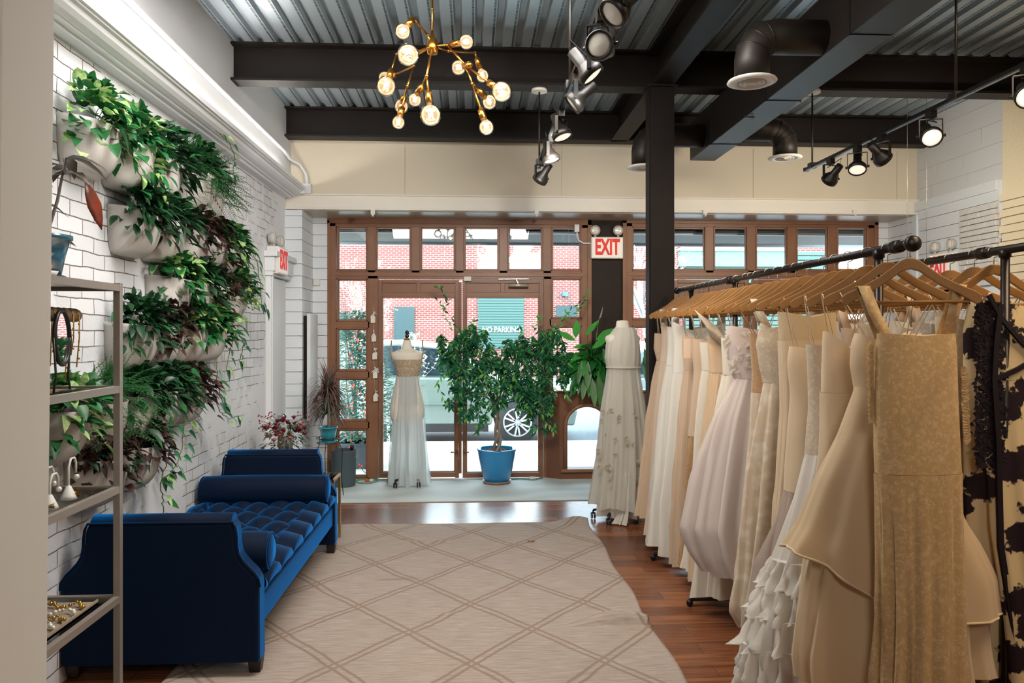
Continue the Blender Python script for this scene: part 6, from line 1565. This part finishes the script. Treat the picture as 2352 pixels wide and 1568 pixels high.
gown(4.0, 'full pale pink tulle ball gown with applique lace bodice and sheer neckline', [(748, 1668), (790, 1664), (840, 1672), (868, 1684), (900, 1668), (960, 1635), (1050, 1603), (1150, 1580), (1220, 1566), (1280, 1582), (1325, 1606)], 868, F_pink, F_pink, folds=12, seed=10, amp=(.03, .14), extra=lacetop, hbh=.13, hangdesc='pink tulle ball gown', hemslope=-.12)
gown(3.84, 'narrow brown-bronze floral gown squeezed between pink tulle and embroidered gowns', [(765, 1720), (860, 1727), (1000, 1718), (1150, 1700), (1390, 1672)], 900, F_bronze, F_emb, folds=7, seed=11, amp=(.02, .1), hangdesc='brown-bronze floral gown')
gown(3.62, 'ivory embroidered gown with pointed shoulder strap and trailing floral skirt', [(742, 1745), (790, 1734), (840, 1742), (878, 1752), (920, 1742), (1000, 1727), (1100, 1708), (1200, 1694), (1300, 1680), (1400, 1662), (1442, 1690)], 878, F_lacei, F_emb, folds=9, seed=12, neck=.12, amp=(.02, .14), straps='wide', hbh=.11, hangdesc='ivory embroidered gown')
gown(3.40, 'plain straight beige gown with sheer upper panel behind the mermaid gown', [(716, 1785), (780, 1786), (860, 1790), (950, 1792), (1100, 1780), (1300, 1762), (1442, 1752)], 780, iv('sheer_beige', '#cdb793', alpha=.85), F_satin, folds=8, seed=13, amp=(.01, .1), hangdesc='plain straight beige gown')
gown(3.24, 'warm satin mermaid gown flaring into a taupe tulle hem', [(795, 1812), (830, 1806), (905, 1814), (1000, 1806), (1080, 1800), (1130, 1798), (1180, 1782), (1250, 1753), (1350, 1722), (1440, 1700)], 1125, F_satin, F_taupe, folds=14, seed=14, amp=(.01, .14), hbh=.13, hangdesc='satin mermaid gown')
def ruffles(g, R, Y, d):
    rr = random.Random(8)
    for k, (pa, pb) in enumerate(((1280, 1345), (1345, 1410), (1405, 1480), (1470, 1566))):
        za, zb = PD(0, pa, d).z, PD(0, pb, d).z; RR = [(za + .02, *interp(R, za)), (za, interp(R, za)[0] - .0, interp(R, za)[1], interp(R, za)[2] + .01), (zb, interp(R, zb)[0] - .03, interp(R, zb)[1] + .02, interp(R, zb)[2] + .04)]
        build('ruffle_tier', drape(RR, Y, za, zb, 22, (.01, .10), 40 + k, 8, 150, .012, 14), F_tulw, g)
gown(3.03, 'gown with a narrow beaded bodice and frayed white tulle ruffle tiers', [(790, 1848), (850, 1853), (940, 1856), (1040, 1846), (1140, 1818), (1230, 1785), (1310, 1755), (1400, 1722), (1490, 1694), (1560, 1692)], 1040, F_lacei, F_tulw, folds=11, seed=15, amp=(.02, .12), extra=ruffles, hbh=.15, hangdesc='ruffled tulle gown')
gown(2.88, 'smooth warm satin gown with a sharp V-pointed bodice', [(760, 1888), (775, 1886), (850, 1882), (950, 1880), (1050, 1874), (1100, 1866), (1200, 1846), (1500, 1800)], 900, F_satin, folds=5, seed=16, neck=.16, amp=(.0, .06), hangdesc='V-pointed satin gown')
def tier(g, R, Y, d):
    zw = PD(0, 893, d).z
    R2 = []
    for py, xl, xr in ((893, 1962, 2130), (1000, 1921, 2160), (1100, 1868, 2190), (1200, 1825, 2225), (1256, 1786, 2262), (1330, 1795, 2300), (1415, 1812, 2310)):
        a, b = PD(xl, py, d), PD(xr, py, d); R2.append((a.z, a.x, b.x, .055 + .045 * (py - 893) / 500))
    mb = MB()
    def P(u, v):
        a = 2 * pi * u; k = .5 + .5 * sin(a)           # back of the tier hangs lower than the front point
        front = max(0, -cos(a)) ; zl = PD(0, 1256 + 165 * (1 - front) ** 1.3, d).z
        z = zw + .01 + (zl - zw) * v; xl, xr, hb = interp(R2, z); A = .06 * v
        f = 1 + A * (.6 * sin(9 * a + 1) + .4 * sin(14 * a)) - A * .5
        return ((xl + xr) / 2 + (xr - xl) / 2 * f * cos(a), Y + (hb + .01) * f * sin(a), z)
    mb.grid(P, 120, 26, closeu=True); tt = build('upper_tier', mb, F_org, g)
    edge = [P(k / 120, 1) for k in range(121)]; build('horsehair_edge', MB().tube(edge, .005, 5), F_satin, tt)
gown(2.74, 'huge two-tiered beige organza gown with a stiff corded hem beside the lace sheath', [(765, 1962), (790, 1953), (840, 1952), (893, 1962), (960, 1938, 2150), (1100, 1880, 2185), (1290, 1845, 2240), (1400, 1822, 2275), (1500, 1806, 2290), (1556, 1812, 2300)], 893, F_satin, F_org, folds=9, seed=17, neck=.06, amp=(.01, .09), extra=tier, hbh=.10, hangdesc='two-tiered organza gown', rz=-.35)
def scallop(g, R, Y, d):
    rr = random.Random(3)
    for (x, y, x2, y2) in ((2004, 790, 2008, 960), (2206, 850, 2212, 1010)):
        mb = MB()
        for k in range(26):
            s_ = k / 25; p = PD(x + (x2 - x) * s_, y + (y2 - y) * s_, d); mb.leaf(p, (1 if x > 2100 else -1, -.2, rr.uniform(-.6, .2)), (0, -1, 0), .028, .03, 'heart', 0, .1)
        build('scalloped_lace_edge', mb, F_lace, g)
gown(2.60, 'cream lace sheath with wide lace straps, nearest and fullest in view on the aisle rack', [(765, 2013, 2195), (800, 2009, 2199), (900, 2006, 2203), (1000, 2004, 2208), (1100, 2006, 2214), (1250, 2008, 2220), (1400, 2009, 2226), (1640, 2004, 2232)], 1085, F_lace, F_lace, folds=13, seed=18, neck=.01, amp=(.0, .13), straps='wide', extra=scallop, hbw=.045, hbh=.07, hangdesc='nearest cream lace sheath', rz=-.28)
# spare hangers between the gowns of the aisle rack
for d in (5.28, 4.93, 4.75, 4.4, 4.08, 3.73, 3.52, 3.14): hanger(XB1, pyd(d, XB1), -.3, 'wooden hanger carrying nothing, wedged between gowns on the aisle rack', 'empty hangers on the aisle rack')

# rear rack ------------------------------------------------------------------
G2 = 'gowns on the rear rack'
F_blk = iv('black_floral_lace', '#c9b48c', pat=(8.0, '#1d0f18', .58), transl=.05, sheen=0); F_blks = iv('black_trim', '#150c14', transl=0, sheen=0); F_plast = M('garment_film', '#cfd2cf', .15, alpha=.35, spec=.9, bump=(9, 1, .03))
def rear(d, label, rows, waist, fab, seed, hangl, **k):
    global CG
    g, R, Y = gown(d, label, rows, waist, fab, seed=seed, xb=XB2, group=G2, **k)
    h = [o for o in bpy.data.objects if o.name.startswith('wooden_hanger')]
    h = max(h, key=lambda o: int(o.name.split('.')[1]) if '.' in o.name else 0); h['label'] = hangl; h['group'] = 'hangers on the rear rack'
    return g, R, Y
def v_trim(g, R, Y, d):
    mb = MB(); hw = .012
    def strip(pts, w=.012): 
        for a, b in zip(pts[:-1], pts[1:]): mb.bar(a, b, w, .012, (0, 1, 0))
    q = lambda x, y, o=-.085: PD(x, y, d) + Vector((0, o, 0))
    strip([q(2236, 680), q(2262, 730), q(2300, 775), q(2345, 822), q(2395, 880)], .016); strip([q(2250, 868), q(2300, 845), q(2352, 815), q(2420, 775)], .016)
    strip([q(2262, 700), q(2252, 780), q(2247, 870), q(2256, 1000), q(2262, 1240), q(2290, 1420), q(2320, 1560)], .02)
    build('black_trim', mb, F_blks, g)
    rr = random.Random(6); pn = MB()
    for k in range(900):
        y = rr.uniform(700, 1060); x = 2212 + rr.random() ** 1.3 * (62 if y > 760 else 40); p = q(x, y, -.075 - rr.random() * .004)
        pn.leaf(p, (cos(k), -.15, sin(k)), (0, -1, 0), rr.uniform(.012, .028), rr.uniform(.010, .02), 'heart', 0, .0, .02)
    build('black_lace_panel', pn, F_blks, g)
rear(2.84, 'nude and black floral gown with black trim lines at the right edge', [(690, 2225, 2440), (760, 2210, 2450), (870, 2212, 2440), (1000, 2206, 2470), (1200, 2205, 2520), (1400, 2230, 2560), (1640, 2250, 2600)], 870, F_blk, 61, 'wooden hanger holding the black floral gown on the rear rack', folds=8, amp=(.02, .12), extra=v_trim, straps='wide', strapfab=F_blks, hbw=.07, hbh=.14, rz=-.15)
hd = random.Random(17)
for k, d in enumerate((2.95, 3.1, 3.24, 3.4, 3.55, 3.7, 3.86, 4.02, 4.18)):
    cpx = 1176 + F * ((XB2 / d - sin(TH)) / cos(TH)); w = .17 * F / d
    def row(z, s): return (HZ - (z - H) * F / d, cpx - w * s)
    lab = 'black-collared gown on the rear rack glimpsed beside the black floral gown' if k == 0 else 'pale gown on the rear rack glimpsed between the aisle gowns and hangers'
    rear(d, lab, [row(1.66 - .02 * (k % 3), .95), row(1.5, .9), row(1.3, .78), row(1.0, 1.0), row(.12, 1.15)], HZ - (1.3 - H) * F / d, [F_lacei, F_beige, F_ivory, F_white][k % 4], 70 + k, 'wooden hanger in the row of pale gowns on the rear rack', folds=8, amp=(.02, .12), straps='wide' if k % 2 else 'thin')
bpy.data.objects
tag(build('garment_film', drape([(1.68, XB2 - .2, XB2 + .2, .05), (.9, XB2 - .23, XB2 + .23, .07)], pyd(3.02, XB2), 1.68, .9, 9, (.05, .15), 88, 14), F_plast), 'clear plastic garment cover glinting over a gown on the rear rack', 'garment cover')
